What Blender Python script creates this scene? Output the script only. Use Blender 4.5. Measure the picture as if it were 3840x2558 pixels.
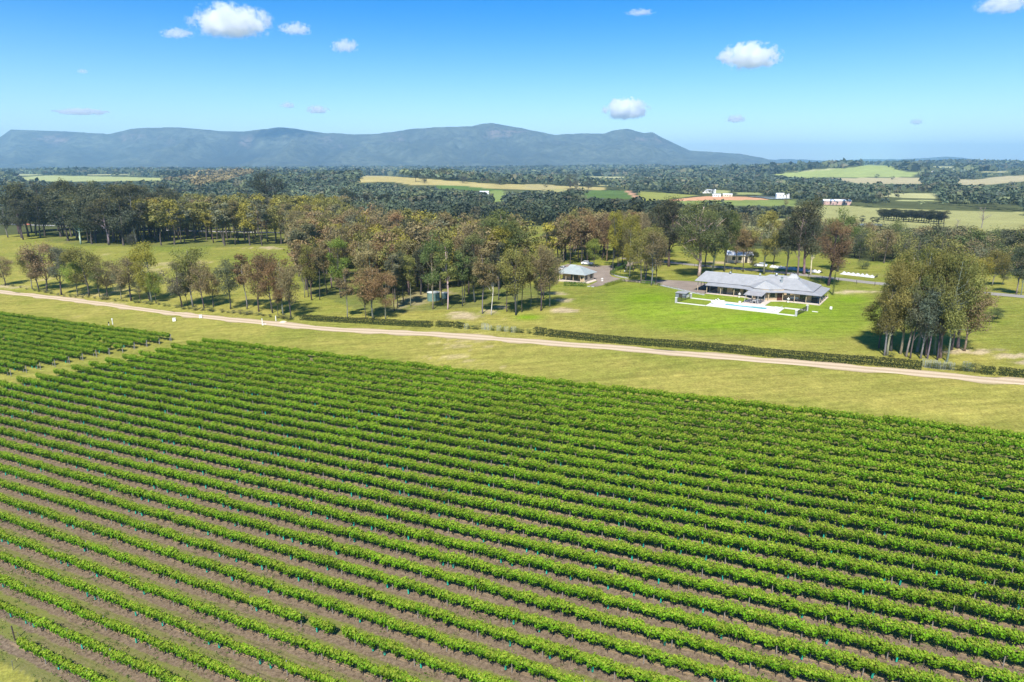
import bpy, bmesh, math, random
import numpy as np
from mathutils import Vector, Matrix
R = math.radians
random.seed(7)
rng = np.random.default_rng(7)
scene = bpy.context.scene
C = scene.collection
for o in list(bpy.data.objects):
    bpy.data.objects.remove(o)

# ---------------------------------------------------------------- camera, world, sun, exposure
CAMZ = 54.0
FPX = 2560.0                      # focal length in photograph pixels (24 mm on 36 mm, 3840 px wide)
PITCH = math.atan((1279 - 615) / FPX)
cam_d = bpy.data.cameras.new("camera")
cam_d.lens = 24.0
cam_d.sensor_width = 36.0
cam_d.clip_start = 0.5
cam_d.clip_end = 90000
cam = bpy.data.objects.new("camera", cam_d)
cam.location = (0, 0, CAMZ)
cam.rotation_euler = (math.pi / 2 - PITCH, 0, 0)
C.objects.link(cam)
scene.camera = cam

SUN_EL, SUN_AZ = R(52), R(192)     # azimuth from +Y (view direction) towards +X
world = bpy.data.worlds.new("World")
scene.world = world
world.use_nodes = True
wn, wl = world.node_tree.nodes, world.node_tree.links
wn.clear()
w_out = wn.new("ShaderNodeOutputWorld")
w_bg = wn.new("ShaderNodeBackground")
w_sky = wn.new("ShaderNodeTexSky")
w_sky.sky_type = 'NISHITA'
w_sky.sun_disc = False
w_sky.sun_elevation = SUN_EL
w_sky.sun_rotation = SUN_AZ
w_sky.altitude = 50
w_sky.air_density = 1.0
w_sky.dust_density = 0.4
w_sky.ozone_density = 2.5
w_hs = wn.new("ShaderNodeHueSaturation")
w_hs.inputs["Saturation"].default_value = 1.1
w_gm = wn.new("ShaderNodeGamma")
w_gm.inputs["Gamma"].default_value = 1.0
wl.new(w_sky.outputs[0], w_hs.inputs["Color"])
wl.new(w_hs.outputs[0], w_gm.inputs["Color"])
# the air of this clear summer sky deepens quickly above the horizon (same all round)
w_tc = wn.new("ShaderNodeTexCoord")
w_sx = wn.new("ShaderNodeSeparateXYZ")
w_mr = wn.new("ShaderNodeMapRange")
w_mr.interpolation_type = 'SMOOTHSTEP'
w_mr.inputs[1].default_value, w_mr.inputs[2].default_value = -0.02, 0.24
w_mx = wn.new("ShaderNodeMix")
w_mx.data_type = 'RGBA'
w_mx.inputs[6].default_value = (1.02, 1.12, 1.20, 1)
w_mx.inputs[7].default_value = (0.0, 0.52, 1.0, 1)
w_ml = wn.new("ShaderNodeMix")
w_ml.data_type = 'RGBA'
w_ml.blend_type = 'MULTIPLY'
w_ml.inputs[0].default_value = 1.0
wl.new(w_tc.outputs["Generated"], w_sx.inputs[0])
wl.new(w_sx.outputs[2], w_mr.inputs[0])
wl.new(w_mr.outputs[0], w_mx.inputs[0])
wl.new(w_gm.outputs[0], w_ml.inputs[6])
wl.new(w_mx.outputs[2], w_ml.inputs[7])
wl.new(w_ml.outputs[2], w_bg.inputs["Color"])
w_bg.inputs["Strength"].default_value = 0.078
wl.new(w_bg.outputs[0], w_out.inputs[0])

sun_d = bpy.data.lights.new("sun", 'SUN')
sun_d.energy = 4.0
sun_d.angle = R(2.0)
sun_d.color = (1.0, 0.95, 0.86)
sun = bpy.data.objects.new("sun", sun_d)
sdir = Vector((math.sin(SUN_AZ) * math.cos(SUN_EL), math.cos(SUN_AZ) * math.cos(SUN_EL), math.sin(SUN_EL)))
sun.rotation_euler = sdir.to_track_quat('Z', 'Y').to_euler()
sun.location = (0, 0, 200)
C.objects.link(sun)
vs = scene.view_settings
vs.view_transform = 'Standard'
vs.look = 'None'
vs.exposure = 1.1
vs.gamma = 1.0
vs.use_curve_mapping = False
scene.render.engine = 'CYCLES'
scene.cycles.use_denoising = True
scene.cycles.max_bounces = 24
scene.cycles.diffuse_bounces = 4
scene.cycles.transparent_max_bounces = 8
scene.cycles.volume_bounces = 20
scene.cycles.sample_clamp_indirect = 6

# ---------------------------------------------------------------- terrain and projection
TH = 0.4567
SN, CN = math.sin(TH), math.cos(TH)
ROW_D, ROW_S0 = 0.05522 * 52, 2.1963 * 52

def sstep(a, b, x):
    t = np.clip((x - a) / (b - a), 0, 1)
    return t * t * (3 - 2 * t)

BUMPS = [  # x, y, radius x, radius y, height
    (-250, 1500, 330, 300, 24), (1330, 2750, 620, 420, 42), (2700, 4200, 1500, 700, 52),
    (-750, 2100, 420, 300, 20), (-1500, 3300, 900, 500, 12), (250, 900, 260, 160, 5),
    (900, 5200, 900, 500, 18), (-700, 5000, 1500, 700, 14)]

HO = (80.14, 175.67)
HC, HS = 0.838, 0.5459            # house axes: right = (HC, -HS), back = (HS, HC)
HROT = math.atan2(-HS, HC)

def T(x, y):
    x = np.asarray(x, float)
    y = np.asarray(y, float)
    s = x * SN + y * CN
    r = x * CN - y * SN
    S = np.where(s < 116, s, 116 + 45 * (1 - np.exp(-np.maximum(s - 116, 0) / 45)))
    S = np.where(S < -20, -20 + 60 * np.tanh((S + 20) / 60), S)
    z = 0.1226 * S + 0.0302 * 260 * np.tanh(r / 260) * (1 - 0.75 * sstep(250, 800, s))
    z = z - 15 * sstep(215, 720, s)
    # level pad under the house and the pool
    hx, hy = x - HO[0], y - HO[1]
    lx, ly = hx * HC - hy * HS, hx * HS + hy * HC
    dx = np.maximum(np.abs(lx + 16) - 21, 0)
    dy = np.maximum(np.abs(ly + 2) - 17, 0)
    w = 1 - sstep(0, 13, np.hypot(dx, dy))
    z = z * (1 - w) + 18.15 * w
    for bx, by, rx, ry, h in BUMPS:
        z = z + h * np.exp(-((x - bx) / rx) ** 2 - ((y - by) / ry) ** 2)
    z = z + 0.25 * np.sin(x * .045 + 1) * np.sin(y * .05) * sstep(150, 230, s)
    return z

def Tf(x, y):
    return float(T(x, y))

cp, sp = math.cos(PITCH), math.sin(PITCH)
_ts = np.geomspace(12, 40000, 900)

def G(px, py, lift=0.0):
    """photograph pixel -> point on the terrain (lifted)"""
    u = (px - 1920) / FPX
    v = -(py - 1279) / FPX
    d = np.array([u, cp + v * sp, -sp + v * cp])
    X, Y, Z = d[0] * _ts, d[1] * _ts, CAMZ + d[2] * _ts
    hit = np.nonzero(Z <= T(X, Y) + lift)[0]
    if len(hit) == 0:
        t = 12000.0
    else:
        k = max(hit[0], 1)
        a, b = _ts[k - 1], _ts[k]
        for _ in range(30):
            m = (a + b) / 2
            if CAMZ + d[2] * m <= Tf(d[0] * m, d[1] * m) + lift:
                b = m
            else:
                a = m
        t = b
    return Vector((d[0] * t, d[1] * t, CAMZ + d[2] * t - lift))

def proj(x, y, z):
    """world -> photograph pixel (numpy)"""
    z = z - CAMZ
    depth = y * cp - z * sp
    up = y * sp + z * cp
    depth = np.where(depth < .1, .1, depth)
    return 1920 + FPX * x / depth, 1279 - FPX * up / depth

def height_at(base, ypix):
    """height of a vertical thing standing at base whose top shows at pixel row ypix"""
    v = -(ypix - 1279) / FPX
    # ray slope in the vertical plane
    return CAMZ + base.y * (-sp + v * cp) / (cp + v * sp) - base.z

def px_m(base):
    z = base.z - CAMZ
    return (base.y * cp - z * sp) / FPX       # metres per photograph pixel

# ---------------------------------------------------------------- noise, polygons, tagging, mesh helpers
def _hash(ix, iy, seed):
    h = (ix * 374761393 + iy * 668265263 + seed * 974634777) & 0xFFFFFFFF
    h = ((h ^ (h >> 13)) * 1274126177) & 0xFFFFFFFF
    return ((h ^ (h >> 16)) & 0xFFFF) / 65535.0

def vnoise(x, y, seed=0):
    x = np.asarray(x, float); y = np.asarray(y, float)
    ix = np.floor(x).astype(np.int64); iy = np.floor(y).astype(np.int64)
    fx = x - ix; fy = y - iy
    fx = fx * fx * (3 - 2 * fx); fy = fy * fy * (3 - 2 * fy)
    a = _hash(ix, iy, seed); b = _hash(ix + 1, iy, seed); c = _hash(ix, iy + 1, seed); d = _hash(ix + 1, iy + 1, seed)
    return (a * (1 - fx) + b * fx) * (1 - fy) + (c * (1 - fx) + d * fx) * fy

def fbm(x, y, seed=0, octs=4):
    v = 0; a = 0.5; t = 0
    for k in range(octs):
        v = v + a * vnoise(x * 2 ** k, y * 2 ** k, seed + k * 17); t += a; a *= .55
    return v / t

def pip(px, py, poly):
    px = np.asarray(px, float); py = np.asarray(py, float)
    ins = np.zeros(px.shape, bool)
    n = len(poly)
    for i in range(n):
        x1, y1 = poly[i]; x2, y2 = poly[(i + 1) % n]
        if y1 == y2:
            continue
        c = ((y1 > py) != (y2 > py)) & (px < (x2 - x1) * (py - y1) / (y2 - y1) + x1)
        ins ^= c
    return ins

ORD = ["first", "second", "third", "fourth", "fifth", "sixth", "seventh", "eighth", "ninth", "tenth", "eleventh", "twelfth",
       "thirteenth", "fourteenth", "fifteenth", "sixteenth", "seventeenth", "eighteenth", "nineteenth", "twentieth",
       "twenty-first", "twenty-second", "twenty-third", "twenty-fourth", "twenty-fifth", "twenty-sixth", "twenty-seventh",
       "twenty-eighth", "twenty-ninth", "thirtieth", "thirty-first"]

def tag(o, label=None, cat=None, group=None, kind=None):
    if label: o["label"] = label
    if cat: o["category"] = cat
    if group: o["group"] = group
    if kind: o["kind"] = kind
    return o

def empty(name, loc, rz=0.0, label=None, cat=None, group=None):
    o = bpy.data.objects.new(name, None)
    o.location = loc
    o.rotation_euler = (0, 0, rz)
    o.empty_display_size = 0.3
    C.objects.link(o)
    return tag(o, label, cat, group)

def mesh_np(name, verts, faces, mats, attrs=None, face_mat=None, smooth=False):
    """verts (N,3); faces (M,k) all the same size, or a list of index lists"""
    me = bpy.data.meshes.new(name)
    verts = np.asarray(verts, np.float32)
    if isinstance(faces, np.ndarray):
        k = faces.shape[1]; m = len(faces)
        me.vertices.add(len(verts)); me.vertices.foreach_set("co", verts.ravel())
        me.loops.add(m * k); me.loops.foreach_set("vertex_index", faces.astype(np.int32).ravel())
        me.polygons.add(m)
        me.polygons.foreach_set("loop_start", np.arange(0, m * k, k, dtype=np.int32))
        me.polygons.foreach_set("loop_total", np.full(m, k, dtype=np.int32))
    else:
        me.from_pydata([tuple(v) for v in verts], [], faces)
    for mt in (mats if isinstance(mats, (list, tuple)) else [mats]):
        me.materials.append(mt)
    if face_mat is not None:
        me.polygons.foreach_set("material_index", np.asarray(face_mat, np.int32))
    if smooth:
        me.polygons.foreach_set("use_smooth", np.ones(len(me.polygons), bool))
    me.update(calc_edges=True)
    for nm, (dom, typ, arr) in (attrs or {}).items():
        a = me.attributes.new(nm, typ, dom)
        a.data.foreach_set("color" if typ == 'FLOAT_COLOR' else "value", np.asarray(arr, np.float32).ravel())
    return me

def add(name, me, parent=None, loc=None, rz=None):
    o = bpy.data.objects.new(name, me)
    if parent is not None: o.parent = parent
    if loc is not None: o.location = loc
    if rz is not None: o.rotation_euler = (0, 0, rz)
    C.objects.link(o)
    return o

class MB:
    """collects boxes, polygons, tubes and lathes; build() links them as one mesh object"""
    def __init__(self): self.v = []; self.f = []
    def poly(self, pts):
        n = len(self.v); self.v += [tuple(p) for p in pts]; self.f.append(list(range(n, n + len(pts)))); return self
    def box(self, x0, x1, y0, y1, z0, z1):
        n = len(self.v)
        self.v += [(x0, y0, z0), (x1, y0, z0), (x1, y1, z0), (x0, y1, z0), (x0, y0, z1), (x1, y0, z1), (x1, y1, z1), (x0, y1, z1)]
        self.f += [[n + i for i in q] for q in ((3, 2, 1, 0), (4, 5, 6, 7), (0, 1, 5, 4), (1, 2, 6, 5), (2, 3, 7, 6), (3, 0, 4, 7))]
        return self
    def prism(self, pts, z0, z1):
        """vertical prism over a polygon given counter-clockwise"""
        n = len(self.v); k = len(pts)
        self.v += [(p[0], p[1], z0) for p in pts] + [(p[0], p[1], z1) for p in pts]
        self.f.append([n + i for i in reversed(range(k))]); self.f.append([n + k + i for i in range(k)])
        for i in range(k):
            j = (i + 1) % k
            self.f.append([n + i, n + j, n + k + j, n + k + i])
        return self
    def slab(self, pts, th):
        """sheet through 3D points, thickened downwards"""
        n = len(self.v); k = len(pts)
        self.v += [tuple(p) for p in pts] + [(p[0], p[1], p[2] - th) for p in pts]
        self.f.append([n + i for i in range(k)]); self.f.append([n + k + i for i in reversed(range(k))])
        for i in range(k):
            j = (i + 1) % k
            self.f.append([n + j, n + i, n + k + i, n + k + j])
        return self
    def tube(self, path, radii, seg=6, cap=True):
        n0 = len(self.v)
        path = [Vector(p) for p in path]
        for i, p in enumerate(path):
            d = (path[min(i + 1, len(path) - 1)] - path[max(i - 1, 0)]).normalized()
            a = d.orthogonal().normalized() if abs(d.z) < .9 else Vector((1, 0, 0)).cross(d).normalized()
            b = d.cross(a)
            r = radii[i] if isinstance(radii, (list, tuple)) else radii
            for k in range(seg):
                t = 2 * math.pi * k / seg
                self.v.append(tuple(p + a * (r * math.cos(t)) + b * (r * math.sin(t))))
        for i in range(len(path) - 1):
            for k in range(seg):
                k2 = (k + 1) % seg
                self.f.append([n0 + i * seg + k, n0 + i * seg + k2, n0 + (i + 1) * seg + k2, n0 + (i + 1) * seg + k])
        if cap:
            self.f.append([n0 + k for k in reversed(range(seg))])
            self.f.append([n0 + (len(path) - 1) * seg + k for k in range(seg)])
        return self
    def lathe(self, prof, cx=0, cy=0, seg=16):
        n0 = len(self.v)
        for r, z in prof:
            for k in range(seg):
                t = 2 * math.pi * k / seg
                self.v.append((cx + r * math.cos(t), cy + r * math.sin(t), z))
        for i in range(len(prof) - 1):
            for k in range(seg):
                k2 = (k + 1) % seg
                self.f.append([n0 + i * seg + k, n0 + i * seg + k2, n0 + (i + 1) * seg + k2, n0 + (i + 1) * seg + k])
        self.f.append([n0 + k for k in reversed(range(seg))])
        self.f.append([n0 + (len(prof) - 1) * seg + k for k in range(seg)])
        return self
    def mesh(self, name, mat, smooth=False):
        me = bpy.data.meshes.new(name)
        me.from_pydata(self.v, [], self.f)
        me.materials.append(mat)
        if smooth:
            me.polygons.foreach_set("use_smooth", np.ones(len(me.polygons), bool))
        me.update()
        return me
    def build(self, name, mat, parent=None, loc=None, rz=None, smooth=False):
        return add(name, self.mesh(name, mat, smooth), parent, loc, rz)

def cards(cen, nrm, length, width, rnd):
    """rhombus leaf cards: returns verts (4N,3), faces (N,4)"""
    n = len(cen)
    nrm = nrm / (np.linalg.norm(nrm, axis=1, keepdims=True) + 1e-9)
    ref = rnd.normal(size=(n, 3))
    a = np.cross(nrm, ref); a /= (np.linalg.norm(a, axis=1, keepdims=True) + 1e-9)
    b = np.cross(nrm, a)
    L = (length * .5)[:, None]; W = (width * .5)[:, None]
    v = np.empty((n, 4, 3))
    v[:, 0] = cen - a * L; v[:, 1] = cen - b * W + a * L * .15; v[:, 2] = cen + a * L; v[:, 3] = cen + b * W + a * L * .15
    return v.reshape(-1, 3), np.arange(4 * n).reshape(n, 4)

# ---------------------------------------------------------------- materials
def nt(name):
    m = bpy.data.materials.new(name)
    m.use_nodes = True
    m.node_tree.nodes.clear()
    return m, m.node_tree.nodes, m.node_tree.links

def node(N, typ, **kw):
    n = N.new(typ)
    for k, v in kw.items():
        if k in n.inputs: n.inputs[k].default_value = v
        else: setattr(n, k, v)
    return n

def mathn(N, Lk, op, a, b=None):
    n = N.new("ShaderNodeMath"); n.operation = op
    for i, q in enumerate((a, b)):
        if q is None: continue
        if isinstance(q, (int, float)): n.inputs[i].default_value = q
        else: Lk.new(q, n.inputs[i])
    return n.outputs[0]

def mixc(N, Lk, f, a, b, blend='MIX'):
    n = N.new("ShaderNodeMix"); n.data_type = 'RGBA'; n.blend_type = blend
    for s, q in ((n.inputs[0], f), (n.inputs[6], a), (n.inputs[7], b)):
        if isinstance(q, (int, float)): s.default_value = q
        elif isinstance(q, tuple): s.default_value = q if len(q) == 4 else (*q, 1)
        else: Lk.new(q, s)
    return n.outputs[2]

def ramp(N, Lk, fac, stops):
    r = N.new("ShaderNodeMapRange")
    r.inputs[1].default_value, r.inputs[2].default_value = stops[0][0], stops[1][0]
    r.inputs[3].default_value, r.inputs[4].default_value = stops[0][1], stops[1][1]
    Lk.new(fac, r.inputs[0])
    return r.outputs[0]

def noise(N, Lk, vec, scale, detail=3, rough=.6):
    n = N.new("ShaderNodeTexNoise")
    n.inputs["Scale"].default_value = scale; n.inputs["Detail"].default_value = detail; n.inputs["Roughness"].default_value = rough
    if vec is not None: Lk.new(vec, n.inputs["Vector"])
    return n.outputs[0]

def bump(N, Lk, h, strength, dist=.05):
    b = N.new("ShaderNodeBump"); b.inputs["Strength"].default_value = strength; b.inputs["Distance"].default_value = dist
    Lk.new(h, b.inputs["Height"])
    return b.outputs[0]

def plain(name, col, rough=.7, var=.18, scale=6.0, metal=0.0, bmp=0.0, spec=.4):
    """painted / stone / timber surface: base colour broken up by two noises"""
    m, N, L = nt(name)
    out = N.new("ShaderNodeOutputMaterial"); p = N.new("ShaderNodeBsdfPrincipled")
    g = N.new("ShaderNodeTexCoord").outputs["Object"]
    n1 = noise(N, L, g, scale, 4); n2 = noise(N, L, g, scale * .17, 2)
    f = mathn(N, L, 'MULTIPLY', ramp(N, L, n1, ((.3, 1 - var), (.7, 1 + var))), ramp(N, L, n2, ((.3, 1 - var), (.7, 1 + var))))
    cv = N.new("ShaderNodeVectorMath"); cv.operation = 'SCALE'
    cv.inputs[0].default_value = col
    L.new(f, cv.inputs["Scale"])
    L.new(cv.outputs[0], p.inputs["Base Color"])
    p.inputs["Roughness"].default_value = rough; p.inputs["Metallic"].default_value = metal
    p.inputs["Specular IOR Level"].default_value = spec
    if bmp: L.new(bump(N, L, n1, bmp), p.inputs["Normal"])
    L.new(p.outputs[0], out.inputs[0])
    return m

def leafmat(name, source, transl=.3, lo=.55, hi=1.45, tip=None, rough=.7, spec=.08):
    """foliage: colour from the object (source 'object') or from attribute 'tcol'; each leaf varies by attribute 'tint'"""
    m, N, L = nt(name)
    out = N.new("ShaderNodeOutputMaterial")
    if source == 'object':
        c = N.new("ShaderNodeObjectInfo").outputs["Color"]
    else:
        c = N.new("ShaderNodeAttribute"); c.attribute_name = 'tcol'; c = c.outputs["Color"]
    a = N.new("ShaderNodeAttribute"); a.attribute_name = 'tint'
    f = ramp(N, L, a.outputs["Fac"], ((0, lo), (1, hi)))
    cv = N.new("ShaderNodeVectorMath"); cv.operation = 'SCALE'
    L.new(c, cv.inputs[0]); L.new(f, cv.inputs["Scale"])
    col = cv.outputs[0]
    if tip:
        t = N.new("ShaderNodeAttribute"); t.attribute_name = 'tip'
        col = mixc(N, L, t.outputs["Fac"], col, tip)
    p = N.new("ShaderNodeBsdfPrincipled")
    p.inputs["Roughness"].default_value = rough; p.inputs["Specular IOR Level"].default_value = spec
    L.new(col, p.inputs["Base Color"])
    tr = N.new("ShaderNodeBsdfTranslucent")
    hs = N.new("ShaderNodeHueSaturation"); hs.inputs["Saturation"].default_value = 1.15; hs.inputs["Value"].default_value = 1.2
    L.new(col, hs.inputs["Color"]); L.new(hs.outputs[0], tr.inputs[0])
    mx = N.new("ShaderNodeMixShader"); mx.inputs[0].default_value = transl
    L.new(p.outputs[0], mx.inputs[1]); L.new(tr.outputs[0], mx.inputs[2])
    L.new(mx.outputs[0], out.inputs[0])
    return m

def barkmat():
    m, N, L = nt("bark")
    out = N.new("ShaderNodeOutputMaterial"); p = N.new("ShaderNodeBsdfPrincipled")
    c = N.new("ShaderNodeObjectInfo").outputs["Color"]
    g = N.new("ShaderNodeTexCoord").outputs["Object"]
    mp = N.new("ShaderNodeMapping"); mp.inputs["Scale"].default_value = (6, 6, 1.2); L.new(g, mp.inputs[0])
    n = noise(N, L, mp.outputs[0], 1.5, 4)
    cv = N.new("ShaderNodeVectorMath"); cv.operation = 'SCALE'
    L.new(c, cv.inputs[0]); L.new(ramp(N, L, n, ((.3, .6), (.7, 1.5))), cv.inputs["Scale"])
    L.new(cv.outputs[0], p.inputs["Base Color"]); p.inputs["Roughness"].default_value = .85
    L.new(bump(N, L, n, .5), p.inputs["Normal"])
    L.new(p.outputs[0], out.inputs[0])
    return m

M = {}
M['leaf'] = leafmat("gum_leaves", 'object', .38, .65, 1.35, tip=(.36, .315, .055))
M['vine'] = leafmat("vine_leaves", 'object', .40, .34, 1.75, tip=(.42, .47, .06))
M['hedge'] = leafmat("hedge_leaves", 'object', .22, .75, 1.28, tip=(.12, .085, .04))
M['far'] = leafmat("far_leaves", 'attr', .2, .6, 1.4)
M['bark'] = barkmat()

# ---------------------------------------------------------------- layout of the land (photograph pixels, unprojected on the terrain)
def z1(pts): return [(x / 1.839, y / 1.839 + 600) for x, y in pts]
def z2(pts): return [(x / 1.839 + 1100, y / 1.839 + 600) for x, y in pts]
def z3(pts): return [(x / 1.5286 + 2300, y / 1.5286 + 600) for x, y in pts]
def z7(pts): return [(x / 1.226 + 1920, y / 1.226 + 430) for x, y in pts]

FIELDS = [  # polygon, colour (base albedo), noise amount
    (z7([(985, 480), (1290, 480), (1300, 419), (1560, 419), (1640, 429), (2354, 449), (2420, 530), (1900, 545), (985, 545)]), (.27, .265, .105)),
    (z7([(1690, 376), (1720, 362), (1960, 362), (1960, 387), (1850, 385)]), (.36, .35, .16)),
    (z7([(1460, 292), (1880, 289), (1900, 319), (1600, 319)]), (.36, .31, .17)),
    (z7([(1190, 275), (1440, 253), (1560, 244), (1640, 230), (1740, 236), (1800, 260), (1870, 268), (1830, 287), (1300, 291)]), (.27, .31, .10)),
    (z7([(2040, 298), (2120, 300), (2250, 283), (2400, 278), (2400, 302), (2200, 322), (2040, 324)]), (.36, .31, .17)),
    (z7([(330, 283), (720, 289), (720, 296), (330, 291)]), (.34, .33, .16)),
    (z7([(300, 377), (370, 347), (520, 349), (565, 388), (330, 384)]), (.085, .135, .035)),
    (z7([(575, 352), (860, 371), (720, 390), (600, 397), (585, 372)]), (.23, .24, .06)),
    (z7([(518, 350), (548, 350), (584, 380), (572, 390)]), (.42, .25, .15)),
    (z7([(870, 377), (940, 374), (1090, 379), (1200, 388), (1130, 399), (870, 394), (720, 399), (720, 392)]), (.50, .27, .15)),
    (z7([(720, 400), (870, 394), (1300, 391), (1310, 420), (990, 420), (720, 412)]), (.17, .21, .06)),
    (z2([(415, 157), (490, 107), (640, 111), (900, 129), (1150, 149), (1400, 164), (1810, 177), (2150, 189), (2150, 208), (1600, 206), (1380, 200), (1220, 190), (1000, 171), (830, 176), (700, 151)]), (.36, .30, .12)),
    (z2([(985, 171), (1250, 186), (1440, 209), (1350, 217), (990, 201)]), (.085, .14, .035)),
    (z2([(1360, 212), (1450, 208), (1480, 282), (1370, 290)]), (.19, .24, .07)),
    (z1([(130, 121), (330, 106), (700, 114), (1130, 124), (1130, 142), (400, 151), (170, 141)]), (.31, .33, .13)),
    (z7([(1880, 240), (1960, 236), (2080, 240), (2010, 246)]), (.33, .32, .15)),
    (z1([(30, 104), (120, 96), (300, 98), (300, 104), (120, 110)]), (.30, .31, .14)),
    (z1([(560, 100), (900, 96), (900, 103), (600, 107)]), (.33, .32, .15)),
    (z7([(880, 344), (1010, 350), (1000, 364), (870, 360)]), (.27, .28, .11)),
    (z7([(1020, 356), (1150, 360), (1150, 369), (1030, 368)]), (.25, .27, .10)),
    (z7([(1575, 331), (1700, 333), (1700, 340), (1590, 340)]), (.16, .22, .07)),
    (z7([(2100, 340), (2354, 334), (2354, 343), (2110, 348)]), (.32, .31, .14)),
    (z7([(1280, 262), (1420, 250), (1500, 248), (1420, 258)]), (.33, .33, .15)),
    (z7([(60, 318), (200, 324), (200, 345), (70, 342)]), (.34, .29, .13)),
    (z7([(400, 322), (520, 326), (520, 331), (400, 328)]), (.30, .28, .12)),
    (z7([(2150, 262), (2300, 258), (2300, 265), (2160, 268)]), (.32, .31, .15)),
    (z7([(1760, 392), (1960, 392), (1960, 398), (1770, 398)]), (.30, .31, .13)),
    (z2([(1830, 196), (1960, 215), (1900, 222), (1700, 214)]), (.30, .28, .11)),
]
TAN_WOOD = z1([(1100, 160), (1500, 93), (1700, 84), (1760, 110), (1500, 205), (1180, 185)])
NEAR_EDGE = [(-900, 846), (0, 846), (300, 836), (1200, 832), (1500, 838), (2300, 852), (2450, 868), (2600, 885), (2800, 930), (3050, 945), (3180, 968), (3500, 1003), (3840, 1022), (4700, 1060)]
POND = z7([(1082, 377), (1232, 380), (1292, 390), (1182, 391)])
DAM = z7([(1540, 507), (1600, 505), (1700, 508), (1702, 516), (1555, 516)])
LAWN = z3([(0, 690), (330, 740), (700, 720), (1250, 760), (1470, 800), (1430, 950), (1250, 1010), (700, 1000), (300, 960), (0, 900)])
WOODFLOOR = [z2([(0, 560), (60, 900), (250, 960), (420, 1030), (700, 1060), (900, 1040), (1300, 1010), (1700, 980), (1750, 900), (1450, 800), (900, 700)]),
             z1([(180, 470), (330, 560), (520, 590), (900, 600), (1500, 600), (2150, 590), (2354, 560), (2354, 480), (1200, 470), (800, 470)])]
BARE = [(1740, 1184, 70, 13), (1830, 1170, 45, 8), (1880, 1150, 30, 6), (2090, 1100, 45, 6), (2120, 1128, 40, 7), (2110, 1165, 50, 9), (3590, 1318, 60, 9),
        (3650, 1322, 70, 6), (3720, 1312, 50, 5), (3800, 1335, 70, 10), (3840, 1360, 60, 8), (1010, 930, 80, 4), (420, 1140, 60, 7), (40, 1075, 60, 6), (3210, 1095, 120, 5), (2700, 985, 50, 5)]
LUSH = [(2560, 1172, 65, 12), (2870, 1235, 200, 22), (2900, 1190, 300, 35), (3190, 1125, 80, 20), (2450, 1120, 150, 30), (2700, 1225, 260, 18), (1980, 1190, 60, 12), (3040, 1095, 90, 8)]

def rowcoord(x, y):
    return x * SN + y * CN, x * CN - y * SN

# left edge of the main vineyard block, from the row ends in the photograph
_ga, _gb = G(720, 1278, 1.9), G(42, 1421, 1.9)
(_sa, _ra), (_sb, _rb) = rowcoord(_ga.x, _ga.y), rowcoord(_gb.x, _gb.y)
def r_left(s):
    return _ra + (s - _sa) * (_rb - _ra) / (_sb - _sa)
_gl = G(105, 2375, 1.9)
N_ROWS = int(round((ROW_S0 - rowcoord(_gl.x, _gl.y)[0]) / ROW_D)) + 1

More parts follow.
